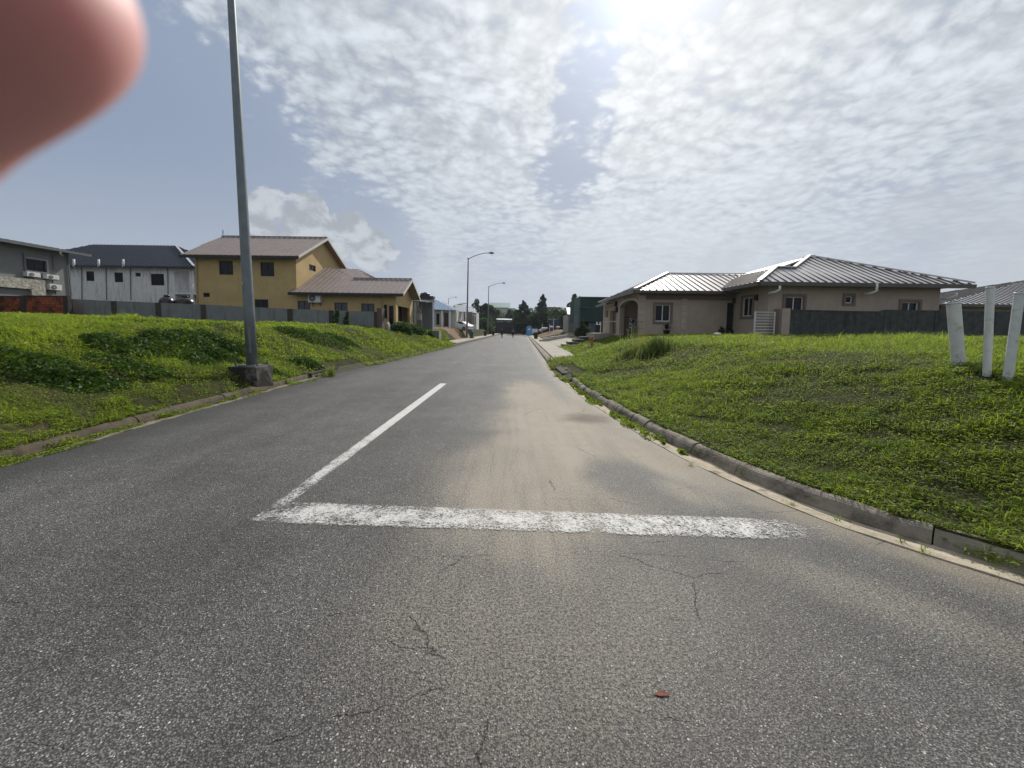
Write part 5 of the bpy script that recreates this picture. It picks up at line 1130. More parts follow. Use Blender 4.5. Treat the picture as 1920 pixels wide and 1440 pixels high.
def palm(lb, cx, cy, z0, h, fl, m, group='palms at the far end of the road', n=16):
    t_ = thing('palm_tree', lb, 'palm tree', (cx, cy, z0), 0, group); rs = random.Random(int(cx*31+cy))
    MB().tube([(cx, cy, z0-.1), (cx+.15, cy, z0+h*.4), (cx+.05, cy, z0+h)], [.2, .15, .12], 8).build('trunk', BARK, t_, smooth=True)
    V, Fc = [], []
    for i in range(n):
        az = i*2.4; el = rs.uniform(-.1, 1.1); L = fl*rs.uniform(.8, 1.1); p = Vector((cx, cy, z0+h)); d = Vector((math.cos(az)*math.cos(el), math.sin(az)*math.cos(el), math.sin(el)))
        for s_ in range(14):
            q = p+d*L/14; d = (d+Vector((0, 0, -.13))).normalized(); sd = d.cross(Vector((0, 0, 1))).normalized(); ll = fl*.28*math.sin(math.pi*(s_+1.5)/17)
            for sg in (-1, 1):
                for k in (0, .5):
                    b_ = p.lerp(q, k); tip = b_+sd*sg*ll+d*ll*.5+Vector((0, 0, -ll*.35)); n0 = len(V); V += [b_, b_+d*.10, tip, tip-d*.02]; Fc.append((n0, n0+1, n0+2, n0+3))
            n0 = len(V); V += [p-sd*.03, p+sd*.03, q+sd*.02, q-sd*.02]; Fc.append((n0, n0+1, n0+2, n0+3)); p = q
    c_ = RNG.random((len(V), 1)).repeat(3, 1); c_[:, 1:] = 0; npmesh('fronds', np.array([tuple(v) for v in V]), np.array(Fc), m, c_, t_)
def ptree(name, lb, px, pyt, hw, Y, m, kind, n=3000, leaf=.32):
    a = at(px, pyt, Y); tree(name, lb, a.x, Y, 0, a.z, hw*Y/720, m, kind, n, leaf)
palm('feathery palm above the roofs left of the first far lamp', at(861, 585, 120).x, 120, 0, at(861, 575, 120).z, 3.2, LF_D)
palm('second feathery palm just right of the first far lamp', at(874, 585, 126).x, 126, 0, at(874, 579, 126).z, 2.8, LF_D)
palm('broad palm between the cypress and the green box house', at(1045, 585, 112).x, 112, 0, at(1045, 583, 112).z, 3.3, LF_D, n=22)
for a_ in (('broadleaf_tree', 'pointed bushy dark tree between the two far street lamps', 894, 559, 13, 118, LF_D, 'broad', 3500),
           ('broadleaf_tree', 'dark tree just left of the second far lamp', 911, 568, 15, 112, LF_D, 'broad', 4000),
           ('broadleaf_tree', 'low bushy tree below the green roof, left one', 934, 581, 14, 142, LF_M, 'broad', 3500),
           ('broadleaf_tree', 'low bushy tree below the green roof, right one', 955, 579, 14, 144, LF_M, 'broad', 3500),
           ('broadleaf_tree', 'spreading shrub tree beside the far white house', 905, 598, 20, 104, LF_M, 'broad', 4000),
           ('conifer_tree', 'dense dark conical tree left of the tall cypress', 982, 564, 19, 112, LF_D, 'cone', 7000),
           ('cypress_tree', 'tallest dark cypress with ragged spire top at the road end', 1017, 552, 15, 114, LF_D, 'spire', 5500),
           ('conifer_tree', 'low dark conical tree right below the cypress', 1003, 588, 15, 116, LF_D, 'cone', 3500),
           ('broadleaf_tree', 'dark bushy tree right of the broad palm', 1058, 582, 11, 106, LF_D, 'broad', 2500),
           ('broadleaf_tree', 'rounded tree rising behind the green box house', 1078, 551, 17, 100, LF_D, 'broad', 4500),
           ('broadleaf_tree', 'bushy tree behind the tall cypress, right side', 1034, 584, 13, 124, LF_M, 'broad', 3000),
           ('broadleaf_tree', 'low dark tree at the left end of the road end fence', 921, 596, 12, 128, LF_D, 'broad', 2500),
           ('broadleaf_tree', 'rounded tree behind the far lamp, left of the green roof', 922, 574, 15, 134, LF_D, 'broad', 3500),
           ('broadleaf_tree', 'broad rounded tree behind the conical tree', 996, 577, 18, 136, LF_D, 'broad', 4000),
           ('broadleaf_tree', 'rounded tree behind the cypress and the broad palm', 1030, 580, 18, 136, LF_D, 'broad', 4000),
           ('broadleaf_tree', 'rounded tree rising behind the dark conical tree and the roadside shed', 968, 580, 13, 138, LF_M, 'broad', 3500),
           ('broadleaf_tree', 'rounded tree behind the blue shed', 1060, 577, 17, 132, LF_D, 'broad', 4000),
           ('broadleaf_tree', 'low dark tree between the roadside shed and the conical tree', 968, 596, 10, 124, LF_D, 'broad', 2500),
           ('broadleaf_tree', 'dark shrub tree behind the far white house roof', 884, 584, 13, 122, LF_D, 'broad', 2500)):
    ptree(*a_, leaf=.36)
# dark understorey between the trees
V, Fc, col = lobes_cloud([(x_, y_, 3.0, 3.0, 2.9) for x_, y_ in zip([*np.linspace(-14, -8, 5), *np.linspace(3.5, 24, 14)], 118+4*np.sin(np.arange(19)))]+[(x_, 129, 1.5, 2.5, 2.4) for x_ in np.linspace(-8, 4, 7)]+[(x_, 146, 2.5, 5, 6) for x_ in np.linspace(-24, 26, 9)], 32000, .38)
hg = npmesh('undergrowth', V, Fc, LF_D, col); tag(hg, kind='stuff')
hg['label'] = 'dark undergrowth massed along the far end of the road'
p = at(1092, 632, 34); t_ = thing('conical_bush', 'clipped dark green conical bush between the stepped walls', 'bush', (p.x, 34, p.z))
hb = at(1092, 600, 34).z-p.z; lob = []
for i in range(60):
    u = (i+.5)/60; r_ = .82*math.sin(min(1, (u*1.02+.28)/1.0*.9)*math.pi)**.8*(1 if u < .5 else 1-(u-.5)*1.1); a_ = i*2.4; lob.append((p.x+r_*.62*math.cos(a_), 34+r_*.62*math.sin(a_), p.z+hb*(.04+.9*u), max(.12, r_*.42), .15))
V, Fc, col = lobes_cloud(lob, 9000, .055, .3); npmesh('foliage', V, Fc, LF_D, col, t_); MB().tube([(p.x, 34, p.z-.3), (p.x, 34, p.z+hb*.8)], [.06, .02], 6).build('stem', BARK, t_)

def tuft(name, lb, c, n, h, spread, m, cat='grass clump', group=None, wdt=.008, arc=.9, dry=.1, z=None):
    cx, cy = c; V, Fc, cl = [], [], []; t_ = thing(name, lb, cat, (cx, cy, zg(cx, cy) if z is None else z), 0, group)
    for i in range(n):
        a_ = RNG.uniform(0, 6.283); r_ = spread*abs(RNG.normal())*.5; bx, by = cx+r_*math.cos(a_), cy+r_*math.sin(a_); bz = (zg(bx, by) if z is None else z)-.03
        b_ = RNG.uniform(0, 6.283); hh = h*RNG.uniform(.45, 1.05); lean = arc*RNG.uniform(.1, .9); p = Vector((bx, by, bz)); d = Vector((math.cos(b_)*lean*.35, math.sin(b_)*lean*.35, 1)).normalized(); sd = Vector((-math.sin(b_), math.cos(b_), 0)); K = 4; n0 = len(V); ww = wdt*RNG.uniform(.7, 1.4)
        for k in range(K+1):
            w_ = ww*(1-k/(K+.3)); V += [tuple(p-sd*w_), tuple(p+sd*w_)]; p = p+d*hh/K; d = (d+Vector((math.cos(b_)*lean*.28, math.sin(b_)*lean*.28, -lean*.22*k))).normalized()
        for k in range(K): q = n0+2*k; Fc.append((q, q+1, q+3, q+2))
        cc = RNG.random(); dd = float(RNG.random() < dry); cl += [(cc, dd, 0)]*(2*K+2)
    npmesh('blades', np.array(V), np.array(Fc), m, np.array(cl, float), t_); return t_
GR_ = leafmat('lawn_leaf', (.062, .106, .018), (.255, .305, .048), .52, .6, spec=.16)
GR_Y = leafmat('tall_grass_leaf', (.07, .11, .02), (.17, .20, .05), .4, .6, (.32, .26, .15), spec=.15)
GDK = leafmat('dark_grass_leaf', (.030, .050, .018), (.075, .105, .035), .35, .5)
q = hit(1228, 662); tuft('tall_grass_clump', 'large dark clump of tall grass on the right lawn below the tan bungalow wing', (q.x, q.y), 1200, .55, .55, GDK, wdt=.010)
q2 = hit(1180, 668); tuft('tall_grass_clump', 'lower dark grass clump left of the large clump', (q2.x, q2.y), 500, .34, .6, GDK, wdt=.010)
q = hit(1212, 650); tuft('dry_grass_stems', 'pale arching dry seed stems rising behind the large grass clump', (q.x-.1, q.y+.5), 60, 1.0, .4, leafmat('dry_stem', (.20, .16, .11), (.34, .28, .2), .3, .7), wdt=.004, arc=.7, dry=.8)
for px, py, h_, n_, w_, lb in ((1031, 684, .55, 120, .10, 'tall yellow green grass tuft at the road edge by the end of the pavement'), (1045, 706, .28, 160, .16, 'short grass tuft along the right road edge before the drain'), (1036, 694, .35, 160, .15, 'middle grass tuft along the right road edge'), (622, 706, .62, 110, .10, 'tall thin grass tuft growing by the left drain slab'), (720, 676, .4, 120, .3, 'yellowish grass tuft at the left verge beyond the drain slab'), (470, 716, .35, 160, .22, 'grass tuft at the foot of the near lamp plinth'), (1690, 1018, .11, 26, .03, 'small grass sprout in the right gutter, nearer one of three'), (1730, 1034, .11, 26, .03, 'small grass sprout in the right gutter, nearest of all'), (1570, 975, .09, 20, .03, 'small grass sprout in the right gutter below the kerb joint'), (1484, 946, .08, 60, .05, 'low grass patch in the right gutter'), (1296, 872, .10, 30, .03, 'small weed tuft at the asphalt edge by the broken kerb')):
    q = gr(px, py, .01) if px > 1200 else hit(px, py); tuft('grass_tuft', lb, (q.x, q.y), n_, h_, w_, GR_Y if h_ > .3 else GR_, group='grass tufts along the kerbs', wdt=.004 if q.y < 6 else .007, dry=.15, z=.0 if px > 1200 else None)
for px, py, lb in ((630, 606, 'leafy weed against the grey wall'), (650, 609, 'second leafy weed at the grey wall right of the first')):
    p = at(px, py, 27.5); t_ = thing('leafy_weed', lb, 'weed', (p.x, 27.5, p.z), 0, 'weeds at the grey wall')
    V, Fc, col = lobes_cloud([(p.x, 27.5, p.z+.3, .25, .35), (p.x+.1, 27.5, p.z+.7, .15, .3)], 500, .09, .2); npmesh('foliage', V, Fc, LF_M, col, t_); MB().tube([(p.x, 27.5, p.z-.2), (p.x, 27.5, p.z+.9)], .012, 5).build('stem', BARK, t_)
p = at(754, 618, 30); 
for px, py, Y, r_, lb in ((752, 617, 30, .8, 'bushy green weeds beside the carport of the yellow house'), (775, 621, 32, .9, 'bushy green weeds right of the carport, middle clump'), (795, 624, 34, .7, 'bushy green weeds before the slate house, right clump')):
    p = at(px, py, Y); t_ = thing('weed_bush', lb, 'bush', (p.x, Y, p.z-.3), 0, 'weed bushes at the far left verge'); V, Fc, col = lobes_cloud([(p.x, Y, p.z+.1, r_, .5), (p.x-.4, Y, p.z-.1, r_*.8, .45), (p.x+.5, Y, p.z-.15, r_*.7, .35)], 3500, .10, .2); npmesh('foliage', V, Fc, LF_M, col, t_); MB().tube([(p.x, Y, p.z-.8), (p.x, Y, p.z)], .03, 5).build('stem', BARK, t_)
# pale leaved reed by the hydrant, potted plants at the house
q = at(1172, 652, 16.5); t_ = thing('reed_plant', 'upright plant with glossy pale leaves in front of the arched porch', 'plant', (q.x, 16.5, zg(q.x, 16.5)))
V, Fc, cl = [], [], []
for i in range(9):
    bx, by = q.x+RNG.uniform(-.35, .35), 16.5+RNG.uniform(-.2, .2); hh = RNG.uniform(.4, 1.0); z_ = zg(bx, by)
    for k in range(7):
        zz = z_+hh*(k+1)/7; a_ = RNG.uniform(0, 6.28); d_ = Vector((math.cos(a_), math.sin(a_)*.5, .5)); sd = Vector((0, 0, 1)).cross(d_).normalized(); n0 = len(V); P0 = Vector((bx, by, zz)); V += [P0-sd*.005, P0+sd*.005, P0+d_*.12+sd*.02, P0+d_*.12-sd*.02, P0+d_*.22-Vector((0, 0, .06))]
        Fc += [(n0, n0+1, n0+2, n0+3), (n0+3, n0+2, n0+4, n0+4)]
    n0 = len(V); V += [Vector((bx-.006, by, z_)), Vector((bx+.006, by, z_)), Vector((bx+.004, by, z_+hh)), Vector((bx-.004, by, z_+hh))]; Fc.append((n0, n0+1, n0+2, n0+3))
Fq = np.array([f for f in Fc if f[3] != f[2]]+[(f[0], f[1], f[2], f[2]) for f in []]); c_ = RNG.random((len(V), 3)); c_[:, 1] = .2; npmesh('leaves', np.array([tuple(v) for v in V]), Fq, leafmat('pale_leaf', (.16, .2, .10), (.30, .34, .22), .4, .3, spec=.6), c_, t_)
for px, py0, py1, lb in ((1249, 628, 600, 'potted dracaena against the wing wall under its window'), (1352, 628, 608, 'dark leafy plant in a planter at the inner corner of the bungalow'), (1368, 628, 612, 'low dark shrub in the planter by the bungalow side door')):
    Y = 24.2; p = at(px, py0, Y); h_ = at(px, py1, Y).z-p.z; t_ = thing('potted_plant', lb, 'potted plant', (p.x, Y, p.z), 0, 'potted plants at the tan bungalow')
    MB().lathe((p.x, Y, p.z-.1), [(.16, 0), (.22, .38), (.24, .40), (.20, .40), (.18, .34)], 16).build('pot', TANK, t_, smooth=True)
    V, Fc, cl = [], [], []
    for i in range(90):
        a_ = RNG.uniform(0, 6.283); el = RNG.uniform(.1, 1.4); L = h_*RNG.uniform(.35, .6); d_ = Vector((math.cos(a_)*math.cos(el), math.sin(a_)*math.cos(el), math.sin(el))); P0 = Vector((p.x, Y, p.z+h_*RNG.uniform(.35, .6))); sd = d_.cross(Vector((0, 0, 1))).normalized(); n0 = len(V)
        V += [P0-sd*.03, P0+sd*.03, P0+d_*L+sd*.016-Vector((0, 0, L*.3)), P0+d_*L-sd*.012-Vector((0, 0, L*.3))]; Fc.append((n0, n0+1, n0+2, n0+3))
    c_ = RNG.random((len(V), 3)); c_[:, 1] = 0; npmesh('leaves', np.array([tuple(v) for v in V]), np.array(Fc), LF_D, c_, t_); MB().tube([(p.x, Y, p.z), (p.x, Y, p.z+h_*.6)], .025, 6).build('stem', BARK, t_)
for px, py, Y, r_, lb in ((560, 613, 24, .09, 'small white plastic lump on the grass before the grey wall'), (729, 608, 27, .09, 'short white pipe stub tilted by the rust brown post'), (628, 600, 28, .06, 'thin white pipe stub against the grey wall')):
    p = at(px, py, Y); o = MB().tube([(p.x, Y, p.z-.5), (p.x, Y, p.z-.03), (p.x-r_*(1.2 if px > 700 else .5), Y, p.z+(.12 if px > 600 else .06))], [r_, r_, r_*.9], 12).build('pipe_stub', PVC, smooth=True); tag(o, lb, 'pipe', 'white pipe stubs on the left lawn')

# ------------------------------------------------------------------ lawn: leaves and blades scattered on the banks
BARE = [(hit(px_, py_).x, hit(px_, py_).y, rx_, ry_) for px_, py_, rx_, ry_ in ((1300, 668, 1.1, .7), (1400, 662, 1.6, .8), (1370, 690, .9, .35), (1560, 662, 1.2, .6), (1520, 720, .5, .25), (1720, 690, .6, .25), (1800, 780, .35, .15), (640, 660, .8, .5), (150, 760, .4, .2), (300, 700, .5, .3))]
def scatter(name, side, bands, m):
    VV, FF, CC = [], [], []; off = 0
    for (y0, y1, smax, dens, L, wd, leafy) in bands:
        n = int((y1-y0)*smax*dens); y = RNG.uniform(y0, y1, n); s_ = RNG.random(n)*smax
        if leafy == 0:                        # taller stray blades stand in bunches
            k_ = max(1, n//28); cy_, cs_ = RNG.uniform(y0, y1, k_), RNG.random(k_)*smax; j_ = RNG.integers(0, k_, n); sg = .03+.02*y0*RNG.random(k_)[j_]
            y = cy_[j_]+RNG.normal(size=n)*sg; s_ = np.maximum(0, cs_[j_]+RNG.normal(size=n)*sg)
        s_ = s_-.07*np.clip(np.sin(y*3.1)+np.sin(y*7.7+1), 0, 1.4)*(s_ < .3)*(1 if side > 0 else 2.2)
        x = (kR(y)+KW-.035+s_) if side > 0 else (kL(y)-KW+.045-s_)
        az = np.abs(x)/np.maximum(y, .1); keep = (az < 2.5); x, y, s_ = x[keep], y[keep], s_[keep]
        if side > 0: x = np.where((y > 11.8) & (y < 18.5), x-.30, x); keep = ~((y > 33) & (y < 47) & (x < 9.6) & (x > 3)) & ~((y > 12.4) & (y < 16.0) & (s_ < .9)) & ~((y > 19.5) & (s_ < 1.5)) & ~((x > 8) & (y > 24.9)) & ~((x > 13.2) & (y > 19.9))
        else: x = np.where((y > 12.2) & (y < 34), x+.33, x); keep = ~((y > 12.8) & (y < 15.8) & (s_ < .75)) & ~((np.abs(x-bb.x) < .42) & (np.abs(y-Yp) < .4)) & ~((x < -8.6) & (y > 28.5)) & ~((y > 37) & (s_ < 2.2)) & ~((y > 46.5) & (y < 57) & (s_ < 7.5))
        x, y, s_ = x[keep], y[keep], s_[keep]
        pt = np.sin(x*.9+1.7*np.sin(y*.6))+np.sin(y*1.1-x*.5)+.7*np.sin(x*2.7+y*1.9)
        pf = np.sin(x*5.1+2*np.sin(y*3.3))+np.sin(y*6.1-x*2.2)+np.sin(x*9.7+y*7.3)
        pb = np.zeros(len(x))
        for cx_, cy_, rx_, ry_ in BARE: pb = np.maximum(pb, np.exp(-((x-cx_)/rx_)**2-((y-cy_)/ry_)**2))
        bare = (pb*(.8+.3*pf) > RNG.random(len(x))*1.3) | (pt < -1.45) & (RNG.random(len(x)) < .55) | (pf < -1.5) & (RNG.random(len(x)) < .7); x, y, s_, pt, pf = [a[~bare] for a in (x, y, s_, pt, pf)]
        # drier worn ground on the right bank top
        n = len(x); z = np.maximum(zt(x, y), np.where(s_ < .3, .02, -9)); a_ = RNG.uniform(0, 2*np.pi, n)
        isleaf = RNG.random(n) < leafy*np.where(s_ > 8, .3, 1); hgt = 1+.55*np.clip(pt*.4+pf*.25, -1, 1.6); Ls = L*(.5+.8*RNG.random(n))*hgt
        hd = np.stack([np.cos(a_), np.sin(a_), np.zeros(n)], 1); sd = np.stack([-np.sin(a_), np.cos(a_), np.zeros(n)], 1); up = np.array([0, 0, 1.0])
        P = np.stack([x, y, z-.004], 1)
        el = np.where(isleaf, RNG.uniform(.0, .75, n), RNG.uniform(.65, 1.45, n)); lift = np.where(isleaf, RNG.uniform(.2, 1.1, n)*L*.85, 0)
        d = hd*np.cos(el)[:, None]+up*np.sin(el)[:, None]; el2 = el-np.where(isleaf, .5, .75); d2 = hd*np.cos(el2)[:, None]+up*np.sin(el2)[:, None]
        w_ = np.where(isleaf, wd*2.6, wd)*(.7+.6*RNG.random(n)); Lc = np.where(isleaf, Ls*.75, Ls*1.15)
        roll = RNG.normal(size=n)*np.where(isleaf, .5, .15); s3 = sd*np.cos(roll)[:, None]+up*np.sin(roll)[:, None]
        P = P+up*lift[:, None]; M = P+d*(Lc*.5)[:, None]; T = M+d2*(Lc*.5)[:, None]
        V = np.stack([P-s3*(w_*.30)[:, None], P+s3*(w_*.30)[:, None], M+s3*(w_*.55)[:, None], M-s3*(w_*.55)[:, None], T+s3*(w_*.1)[:, None], T-s3*(w_*.1)[:, None]], 1).reshape(-1, 3)
        q = np.arange(n)[:, None]*6; F_ = np.concatenate([q+np.array([[0, 1, 2, 3]]), q+np.array([[3, 2, 4, 5]])], 0)+off
        tone = np.clip(.6*RNG.random(n)+.18+.10*pt+.07*pf+.14*ss((np.abs(x)-6)/8)*ss((y-9)/8), 0, 1); dry = ((RNG.random(n) < (.06+.22*(pt < -.8)+.10*(pf < -1.0)))*RNG.random(n))
        C = np.stack([tone, dry, tone*0], 1).repeat(6, 0); VV.append(V); FF.append(F_); CC.append(C); off += len(V)
    o = npmesh(name, np.concatenate(VV), np.concatenate(FF), m, np.concatenate(CC)); return o
BR_ = [(1.2, 6, 8.5, 4400, .060, .0050, .55), (1.2, 6, 8.5, 620, .13, .0042, 0), (6, 10, 12, 2200, .075, .0065, .5), (6, 10, 9, 380, .18, .0055, 0), (10, 18, 16, 120, .24, .008, 0), (10, 16, 17, 1000, .10, .010, .4), (16, 25, 22, 460, .15, .016, .2), (25, 48, 14, 160, .16, .03, .2)]
BL_ = [(2.6, 7, 8, 3800, .065, .0055, .5), (3.2, 7, 6, 600, .14, .0045, 0), (7, 13, 12, 220, .20, .006, 0), (7, 12, 14, 1700, .09, .008, .4), (12, 20, 24, 520, .11, .014, .35), (20, 28.6, 36, 260, .14, .022, .2), (28.6, 60, 3.6, 300, .18, .03, .2)]
SC = 1.0
for B_ in (BR_, BL_):
    for i in range(len(B_)): b_ = list(B_[i]); b_[3] *= SC; B_[i] = tuple(b_)
tag(scatter('lawn_grass', 1, BR_, GR_), 'low leafy lawn covering the right bank', None, None, 'stuff')
tag(scatter('lawn_grass', -1, BL_, GR_), 'low leafy lawn covering the left bank', None, None, 'stuff')
# creeping vines making dark humps on the left bank, leafy growth in the broken right gutter
def patch(name, lb, pts, n, leaf, m):
    C = []
    for (cx, cy, rx, ry, hh) in pts:
        k = n//len(pts); a_ = RNG.uniform(0, 6.283, k); r_ = np.sqrt(RNG.random(k)); x = cx+rx*r_*np.cos(a_); y = cy+ry*r_*np.sin(a_); z = np.maximum(zt(x, y), 0)+hh*(1-r_**2)*RNG.random(k)**.5+.01; C.append(np.stack([x, y, z], 1))
    C = np.concatenate(C); V, Fc = leafquads(C, leaf, flat=.5, aspect=1.3); c1 = RNG.random(len(C)); col = np.stack([c1, (c1 > .96)*.3, c1*0], 1).repeat(4, 0)
    o = npmesh(name, V, Fc, m, col); return tag(o, lb, None, None, 'stuff')
VN = leafmat('vine_leaf', (.026, .056, .012), (.068, .118, .020), .3, .55, spec=.18)
pts = []
for px, py, rx, ry, hh in ((215, 652, .8, .5, .35), (262, 650, .5, .4, .3), (320, 640, .9, .5, .35), (365, 645, .9, .5, .45), (400, 640, .8, .4, .4), (440, 655, .7, .5, .35), (345, 665, 1.0, .5, .3), (410, 668, .8, .4, .3), (60, 690, 1.2, .5, .25), (140, 700, 1.0, .4, .2), (250, 690, 1.0, .5, .2), (500, 690, .4, .3, .2), (560, 625, 1.2, .5, .35), (600, 632, 1.5, .6, .4), (640, 636, 1.0, .5, .3), (580, 680, .8, .4, .25)):
    q = hit(px, py+6); pts.append((q.x, q.y, rx, ry, hh))
patch('creeping_vines', 'dark creeping vines humped over the left bank', pts, 26000, .055, VN)
pts = []
for i in range(70):
    yq = RNG.uniform(4.9, 12.6); rr = RNG.uniform(.03, .12)*(1.25 if 5.6 < yq < 8.6 else .8); pts.append((float(kR(yq))+RNG.normal()*.045+.10, yq, rr*.7, rr*1.6, .03+.05*RNG.random()))
patch('gutter_weeds', 'low green weeds growing along the broken right gutter', pts, 11000, .022, GR_)
pts = []
for px, py in ((20, 868), (80, 850), (135, 838), (190, 815), (240, 800), (330, 775), (380, 762), (430, 748), (480, 738), (560, 718), (590, 712)):
    q = gr(px, py, .03); pts.append((q.x-.06, q.y, .07, .35, .04))
patch('gutter_weeds', 'thin green weeds along the left gutter', pts, 5000, .018, GR_)

q = gr(1240, 1303, .0); o = MB().poly([(q.x-.035, q.y, .005), (q.x-.012, q.y-.010, .006), (q.x+.018, q.y-.009, .007), (q.x+.042, q.y-.002, .006), (q.x+.016, q.y+.010, .008), (q.x-.014, q.y+.010, .006)]).build('dry_leaf', mat('red_brown_leaf', (.16, .05, .03), .8)); o.modifiers.new('solid', 'SOLIDIFY').thickness = .001; tag(o, 'small curled red brown leaf lying on the near asphalt', 'leaf')
# ------------------------------------------------------------------ people
def skinned(name, nodes, edges, m, parent=None, sub=2, M=None, root=0):
    me = bpy.data.meshes.new(name); me.from_pydata([n_[0] for n_ in nodes], edges, []); me.update(); o = bpy.data.objects.new(name, me); COL.objects.link(o)
    sk = o.modifiers.new('skin', 'SKIN'); sk.use_smooth_shade = True
    for i, n_ in enumerate(nodes):
        r = n_[1]; me.skin_vertices[0].data[i].radius = (r, r) if not hasattr(r, '__len__') else r
    me.skin_vertices[0].data[root].use_root = True
    ob = o.modifiers.new('sub', 'SUBSURF'); ob.levels = ob.render_levels = sub
    dg = bpy.context.evaluated_depsgraph_get(); dg.update(); me2 = bpy.data.meshes.new_from_object(o.evaluated_get(dg)); me2.name = name
    o.modifiers.clear(); o.data = me2; bpy.data.meshes.remove(me)
    for p_ in me2.polygons: p_.use_smooth = True
    me2.materials.clear(); me2.materials.append(m)
    if M is not None: me2.transform(M)
    if parent is not None: o.parent = parent
    return o
SKD = mat('dark_skin', (.085, .045, .03), .55, var=.05)
def person(px, pyb, pyt, Y, lb, top, bot, stride, rz=0, pack=None):
    g_ = at(px, pyb, Y); h_ = at(px, pyt, Y).z-g_.z; k = h_/1.75
    r_ = thing('person', lb, 'person', (g_.x, Y, max(0, g_.z)), rz, 'people walking down the road')
    s = stride; N_ = [((0, 0, .95), .13), ((0, 0, 1.12), .125), ((0, .01, 1.32), .15), ((0, 0, 1.44), .11), ((0, 0, 1.52), .055), ((0, .0, 1.60), .085), ((0, .01, 1.69), .08),
          ((-.10, 0, .90), .095), ((-.10, s*.16, .50), .06), ((-.10, s*.10-.08*abs(s), .09), .042), ((-.10, s*.10+.10, .045), .04),
          ((.10, 0, .90), .095), ((.10, -s*.10, .50), .06), ((.10, -s*.30, .12), .042), ((.10, -s*.30+.16, .05), .04),
          ((-.19, 0, 1.42), .06), ((-.25, -s*.10, 1.14), .042), ((-.24, -s*.02+.05, .90), .032), ((-.24, .02+.04, .80), .035),
          ((.19, 0, 1.42), .06), ((.25, s*.10, 1.14), .042), ((.24, s*.18, .92), .032), ((.24, s*.20, .82), .035)]
    E_ = [(0, 1), (1, 2), (2, 3), (3, 4), (4, 5), (5, 6), (0, 7), (7, 8), (8, 9), (9, 10), (0, 11), (11, 12), (12, 13), (13, 14), (3, 15), (15, 16), (16, 17), (17, 18), (3, 19), (19, 20), (20, 21), (21, 22)]
    M = Matrix.Scale(k, 4)
    skinned('body', N_, E_, SKD, r_, 2, M)
    f = 1.18; sub = lambda ids, g: [(N_[i][0], N_[i][1]*g) for i in ids]
    skinned('shirt', sub((0, 1, 2, 3, 15, 16, 19, 20), 1.2), [(0, 1), (1, 2), (2, 3), (3, 4), (4, 5), (3, 6), (6, 7)], top, r_, 1, M)
    skinned('shorts', sub((0, 7, 8, 11, 12), 1.28), [(0, 1), (1, 2), (0, 3), (3, 4)], bot, r_, 1, M)
    hr = MB().lathe((0, -.01, 1.60), [(.085, .02), (.098, .06), (.09, .12), (.05, .165)], 14).build('hair', TANK, r_, smooth=True, world=False); hr.data.transform(M)
    for sx, yy, zz in ((-.10, s*.10+.04-.08*abs(s), .03), (.10, -s*.30+.08, .035)):
        sh = MB().box(sx-.05, sx+.05, yy-.09, yy+.17, max(.0, zz-.03), zz+.05).build('shoe', TANK if pack is None else WFR, r_, world=False, bevel=.02); sh.data.transform(M)
    if pack: b_ = MB().box(-.16, .16, -.30, -.15, 1.02, 1.42).build('backpack', pack, r_, world=False, bevel=.04); b_.data.transform(M)
person(941, 634, 615.5, 66, 'person in dark clothes walking away down the road, the left of two', mat('black_cloth', (.014, .014, .018), .9), mat('dark_navy_cloth', (.02, .022, .03), .9), 1.0)
person(961.5, 634, 616, 66, 'person in a grey top and dark trousers walking down the road, the right of two', mat('grey_cloth', (.13, .135, .13), .9), MATS['black_cloth'], -.5, 0, MATS['grey_cloth'])

# ------------------------------------------------------------------ hand with out of focus fingertips over the top left corner
SK = bpy.data.materials.new('skin'); SK.use_nodes = True; b = SK.node_tree.nodes['Principled BSDF']; t = NT(SK.node_tree)
P = t.new('ShaderNodeTexCoord').outputs['Object']; t.link(t.mix(t.noise(P, 60, 3, .5), (.56, .27, .285, 1), (.66, .38, .33, 1)), b.inputs['Base Color'])
b.inputs['Roughness'].default_value = .55; b.inputs['Subsurface Weight'].default_value = .8; b.inputs['Subsurface Radius'].default_value = (1.0, .35, .2); b.inputs['Subsurface Scale'].default_value = .010
def C(px, py, d): r = Vector(ray(px, py)); return Vector((0, 0, H))+r*(d/r.y)
tipA = C(82, -284, .0265); ax = (C(-172, 157, .0275)-C(53, -73, .0265)).normalized(); side = Vector((-.72, .02, .69))
hand = thing('hand', 'pink out of focus fingertip of a hand filling the top left corner of the view', 'hand', tuple(tipA+ax*.10))
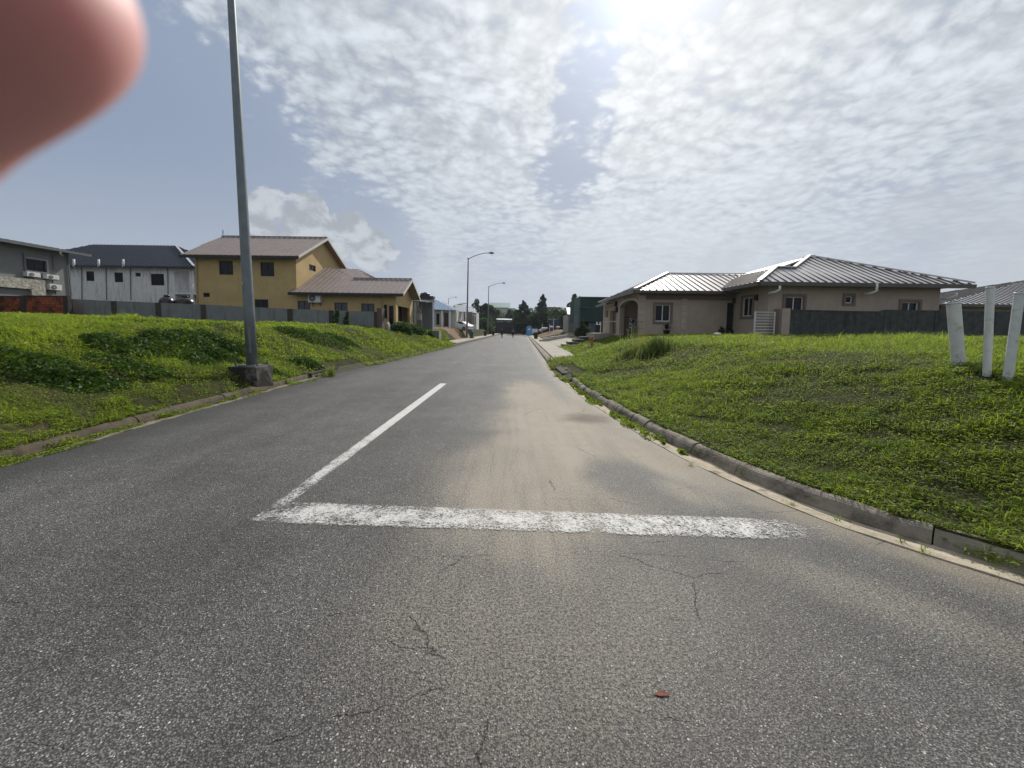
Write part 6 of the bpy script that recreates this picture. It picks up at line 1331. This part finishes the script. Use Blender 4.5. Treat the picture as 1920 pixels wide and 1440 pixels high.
pc = tipA+ax*.088+side*.026+Vector((0, -.012, 0)); N_ = [(pc, (.016, .028)), (pc+ax*.035+Vector((0, -.014, 0)), (.017, .030)), (pc+ax*.07+Vector((0, -.035, -.004)), (.017, .025)), (pc+ax*.13+Vector((0, -.09, -.03)), (.026, .028)), (pc+ax*.22+Vector((0, -.18, -.09)), (.034, .034))]
E_ = [(0, 1), (1, 2), (2, 3), (3, 4)]
def finger(tip, base, rad, bend=(0, 0, 0)):
    b_ = Vector(bend); n0 = len(N_)
    N_.extend([(base, rad*1.04), (tip.lerp(base, .64)+b_, rad*1.03), (tip.lerp(base, .46)+b_, rad*.99), (tip.lerp(base, .30)+b_*.5, rad*1.05), (tip.lerp(base, .235)+b_*.4, rad*.95), (tip.lerp(base, .13), rad*1.03), (tip, rad*.84)])
    E_.append((0, n0)); E_.extend([(n0+k, n0+k+1) for k in range(6)])
finger(tipA, pc-side*.026-ax*.012, .0116)
finger(tipA+side*.0225-ax*.006, pc-side*.006-ax*.016, .0096, (0, .004, 0))
finger(tipA+side*.043+ax*.002, pc+side*.013-ax*.012, .0090, (0, .008, 0))
finger(tipA+side*.061+ax*.018, pc+side*.030-ax*.004, .0078, (0, .010, 0))
n0 = len(N_); N_ += [(pc+ax*.01-side*.034+Vector((0, -.025, 0)), .0115), (pc-ax*.015-side*.046+Vector((0, -.040, 0)), .0105), (pc-ax*.040-side*.050+Vector((0, -.045, 0)), .0085)]; E_ += [(1, n0), (n0, n0+1), (n0+1, n0+2)]
o = skinned('palm_and_fingers', [(tuple(p), r) for p, r in N_], E_, SK, hand, 3, hand.matrix_basis.inverted(), root=1)
bpy.context.view_layer.update()

# ------------------------------------------------------------------ humid air over the estate
hz_ = MB().box(-405, 405, -45, 405, -1.2, 26).build('haze', bpy.data.materials.new('humid_air'))
hm = hz_.data.materials[0]; hm.use_nodes = True; t = NT(hm.node_tree); t.n.remove(t.n['Principled BSDF'])
pv = t.new('ShaderNodeVolumePrincipled'); pv.inputs['Color'].default_value = (.86, .92, 1, 1); pv.inputs['Density'].default_value = .00022; pv.inputs['Anisotropy'].default_value = .3
t.link(pv.outputs[0], t.n['Material Output'].inputs['Volume']); tag(hz_, kind='stuff'); hz_['label'] = 'thin humid haze over the street'
